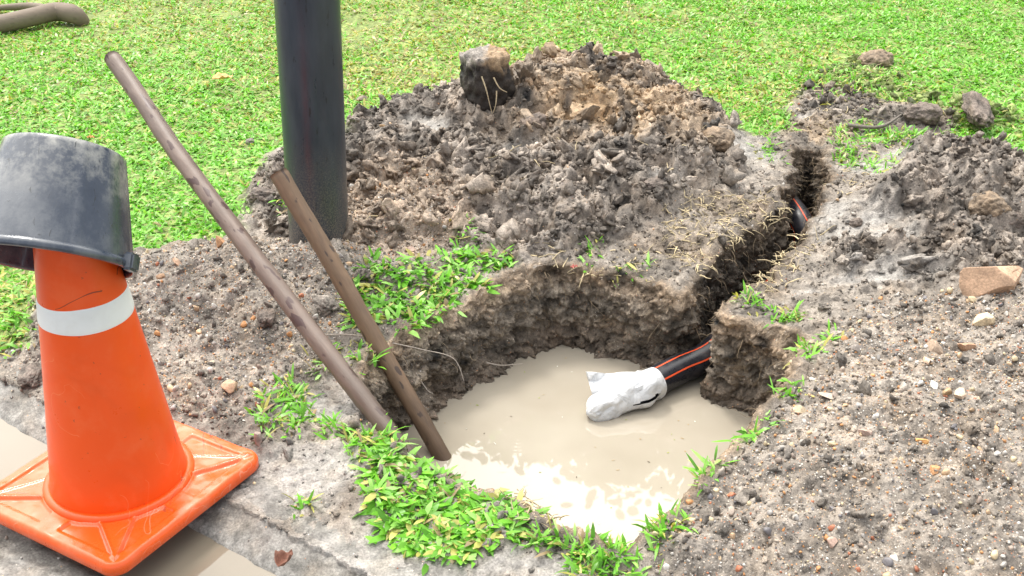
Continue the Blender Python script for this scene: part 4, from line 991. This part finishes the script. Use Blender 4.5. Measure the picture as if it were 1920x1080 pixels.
LUMPS = [(1730, 222, (.07, .05, .04), darkc, "dark clod of turf peeled back at the lawn edge"), (1640, 122, (.09, .06, .045), tanc, "tan root ball lump lying in the lawn above the trench"),
         (1830, 212, (.16, .045, .042), darkc, "long low roll of peeled turf at the right lawn edge"), (1345, 270, (.055, .05, .04), tanc, "fibrous tan lump on the right flank of the large heap"),
         (1850, 395, (.055, .05, .04), tanc, "big two toned lump on top of the smaller heap"), (1880, 420, (.07, .07, .05), darkc, "black lump beside the two toned lump"),
         (775, 265, (.075, .05, .04), greyc, "smooth grey lump on the left flank of the large heap"), (500, 600, (.034, .024, .018), darkc, "flat dark lump in the gravel bank behind the cone"),
         (608, 578, (.038, .026, .024), greyc, "round grey lump between the two sticks"), (495, 372, (.045, .03, .025), darkc, "dark lump on grass left of the pole"),
         (1605, 420, (.022, .015, .012), darkc, "small black lump on smooth grey mud"), (600, 300, (.0, 0, 0), None, None), (470, 268, (.02, .016, .012), greyc, "small lump in the lawn left of the pole"),
         (700, 200, (0, 0, 0), None, None), (1230, 350, (.04, .03, .02), darkc, "dark lump low on the right of the large heap"), (1000, 240, (.05, .04, .035), darkc, "dark lump on the crest right of the square block"),
         (60, 710, (.05, .03, .022), darkc, "dark muddy lump at the kerb left of the cone")]
for i, (px, py, size, cf, lab) in enumerate(LUMPS):
    if cf is None: continue
    soil_lump("soil_lump", hz(px, py) + np.array([0, 0, size[2] * .35]), size, 40 + i, cf, lab, "soil lump", box=.2, rot=i * .7, group=LG)

# ------------------------------------------------------------------ named stones
STG = "larger stones in the soil"
ST = [(1866, 545, (.086, .07, .078), (.58, .38, .25), "big flat faced tan and orange boulder at the right edge"), (1845, 603, (.032, .024, .022), (.62, .50, .33), "cream block just below the big boulder"),
      (1810, 656, (.026, .02, .018), (.62, .38, .24), "pale orange rough stone below the cream block"), (1748, 658, (.028, .02, .017), (.34, .25, .18), "rounded brown stone left of the pale orange one"),
      (1738, 680, (.015, .012, .01), (.58, .42, .30), "small peach chip under the rounded brown stone"), (1750, 724, (.019, .012, .008), (.55, .53, .49), "pale grey flat chip on the gravel slope"),
      (1555, 745, (.026, .015, .008), (.38, .31, .25), "flat brown slab near the hole's right rim"), (1498, 773, (.015, .011, .010), (.62, .50, .34), "small cream stone near the rim tuft"),
      (1778, 738, (.015, .012, .010), (.42, .30, .17), "ochre stone beside the pale grey chip"), (1464, 995, (.009, .011, .014), (.60, .27, .09), "upright orange shard in the near gravel"),
      (1622, 815, (.012, .014, .014), (.45, .33, .27), "pinkish grey wedge in the middle of the gravel slope"), (1560, 1022, (.011, .012, .012), (.48, .33, .26), "pinkish pebble low on the gravel slope"),
      (1752, 886, (.012, .012, .012), (.50, .26, .12), "rust brown pebble among grey gravel"), (1728, 830, (.013, .01, .01), (.62, .33, .12), "orange and white pebble on the gravel slope"),
      (1855, 797, (.012, .009, .009), (.60, .52, .32), "yellowish cube of stone at the right of the slope"), (1735, 840, (.0, .0, .0), None, None),
      (1800, 742, (.022, .014, .010), (.50, .38, .28), "banded pink slab right of the ochre stone"), (1575, 860, (0, 0, 0), None, None),
      (411, 459, (.026, .018, .026), (.58, .32, .17), "orange brick like chunk on the bank left of the long stick"), (332, 496, (.030, .012, .022), (.48, .31, .21), "broken pinkish shard on the bank behind the bucket"),
      (303, 521, (.016, .012, .010), (.52, .33, .2), "small orange brown stone under the pinkish shard"), (327, 586, (.020, .014, .014), (.66, .63, .58), "whitish rough stone on the bank near the cone's band"),
      (446, 546, (.026, .012, .007), (.33, .34, .36), "blue grey slab on the bank"), (430, 731, (.026, .018, .018), (.46, .32, .21), "tan stone on the bank between cone and grass"),
      (396, 682, (.010, .008, .007), (.52, .42, .31), "little beige stone above the tan one"), (741, 443, (.019, .014, .015), (.56, .33, .17), "orange stone right of the pole's foot"),
      (768, 470, (.019, .014, .01), (.40, .28, .22), "reddish stone above the brink turf"), (718, 237, (.013, .008, .007), (.55, .35, .17), "orange chip at the left end of the large heap"),
      (680, 188, (.022, .016, .014), (.34, .26, .21), "brown stone lying on the lawn right of the pole"), (1388, 372, (.026, .014, .012), (.38, .29, .21), "buff flat stone near the trench's left bank"),
      (486, 828, (.012, .010, .022), (.44, .35, .30), "upright grey pink stone in the tuft by the cone base"), (905, 320, (0, 0, 0), None, None), (845, 322, (.036, .02, .012), (.30, .29, .29), "smooth blue grey slab on the large heap"),
      (1200, 634, (0, 0, 0), None, None), (1610, 655, (.02, .013, .01), (.38, .33, .29), "grey brown chip in mud behind the rim tuft"), (905, 800, (0, 0, 0), None, None)]
for i, (px, py, size, colr_, lab) in enumerate(ST):
    if colr_ is None: continue
    v0 = variants(ICO3 if max(size) < .03 else ico(5), 1, .16 if max(size) < .09 else .20, 900 + i * 3 + (4 if max(size) > .09 else 0), 1.0, 1.0)[0]
    v0 = v0 * np.array(size); a = i * 1.3; c, s_ = math.cos(a * .35), math.sin(a * .35)
    v0 = np.stack([v0[:, 0] * c - v0[:, 1] * s_, v0[:, 0] * s_ + v0[:, 1] * c, v0[:, 2]], 1)
    cc = np.array(colr_)[None] * (1 + (.7 if max(size) < .09 else 1.1) * fbm3(v0[:, 0], v0[:, 1], v0[:, 2], 25, 4, 60 + i)[:, None])
    fc = (ICO3 if max(size) < .03 else ico(5))[1]
    o = mesh_obj("stone", v0, fc, M_stone, col=np.clip(cc, .02, .85), smooth=True, loc=hz(px, py) + np.array([0, 0, size[2] * .4])); tag(o, lab, "stone", STG)
    o.data.set_sharp_from_angle(angle=math.radians(28))

# ------------------------------------------------------------------ leaves
def leaf(name, px, py, L_, w, colr_, rot, label, lift=.02, curl=.3, group=None):
    nu, nv = 18, 9; U_, V2 = np.meshgrid(np.linspace(0, 1, nu), np.linspace(-1, 1, nv), indexing='ij')
    wid = w * np.sin(np.pi * U_ ** .8) ** .8; x = (U_ - .5) * L_; y = V2 * wid; z = curl * (y ** 2) / w * 2 + curl * L_ * (U_ - .5) ** 2 + .003 * np.sin(U_ * 20) * np.abs(V2)
    c, s_ = math.cos(rot), math.sin(rot); Pp = np.stack([x * c - y * s_, x * s_ + y * c, z + lift], -1).reshape(-1, 3)
    o = mesh_obj(name, Pp, grid_faces(nu, nv), M_straw, col=np.tile(np.array(colr_), (nu * nv, 1)), loc=hz(px, py)); tag(o, label, "leaf", group)
    m_ = o.modifiers.new("thickness", 'SOLIDIFY'); m_.thickness = .0006; return o
leaf("fallen_leaf", 421, 172, .085, .030, (.74, .42, .17), .5, "curled pale orange leaf lying on the green lawn", .055)
leaf("fallen_leaf", 536, 1062, .05, .016, (.20, .09, .06), 1.2, "shrivelled dark red leaf on the kerb edge", .01, .8)
leaf("fallen_leaf", 1078, 505, .028, .008, (.35, .10, .08), .3, "small dark red leaf above the back wall of the hole", .006)
leaf("fallen_leaf", 172, 268, .03, .01, (.50, .25, .08), .2, "small brown orange leaf behind the bucket", .02)

# ------------------------------------------------------------------ trees beyond the frame (their crowns show as the tan reflection's ragged top in the water)
M_leaf = attr_material("tree_leaf", rough=.5, bump=0, var=.3, vscale=5, trans=.25)
M_bark = attr_material("tree_bark", rough=.85, bump_scale=20, bump=.6, var=.4, bdist=.03)
def tree(x, y, h, cr_, seed, label):
    r = np.random.default_rng(seed); root = empty("tree", (x, y, 0)); tag(root, label, "tree", "trees mirrored in the muddy water")
    lines_ = [wander((0, 0, -.1), (0, 0, 1), h * .7, 10, .06, r)]; rads = [h * .03 * np.linspace(1, .4, 11)]
    for k in range(9):
        a = r.random() * 6.28; s0 = lines_[0][r.integers(4, 10)]; lines_.append(wander(s0, (math.cos(a), math.sin(a), .7), cr_ * .9, 8, .15, r)); rads.append(h * .012 * np.linspace(1, .25, 9))
    t_ = wires("trunk", lines_, rads, [np.array([.16, .13, .10])] * len(lines_), M_bark, sides=9); t_.parent = root
    nb = 90; d = r.normal(size=(nb, 3)); d /= np.linalg.norm(d, axis=1)[:, None]; cen = d * (r.random((nb, 1)) ** .5) * np.array([cr_, cr_, h * .30]) + np.array([0, 0, h * .68])
    per = 520; n = nb * per; p = np.repeat(cen, per, 0) + r.normal(0, cr_ * .10, (n, 3))
    v, f, c = blades(p, r.random(n) * 6.28, r.uniform(.13, .24, n), r.uniform(.09, .14, n), r.uniform(-.6, 1, n), r.uniform(0, .6, n), r.normal(0, .7, n), np.array([.06, .13, .03])[None] * r.uniform(.5, 1.6, (n, 1)))
    o = mesh_obj("crown", v, f, M_leaf, col=c); o.parent = root
tree(-3.5, 14.5, 8.2, 3.4, 1, "tall leafy tree beyond the lawn, on the left of the row")
tree(2.2, 14.0, 7.9, 3.3, 2, "broad leafy tree beyond the lawn, in the middle of the row")
tree(8.0, 15.5, 8.9, 3.8, 3, "tallest leafy tree beyond the lawn, on the right of the row")
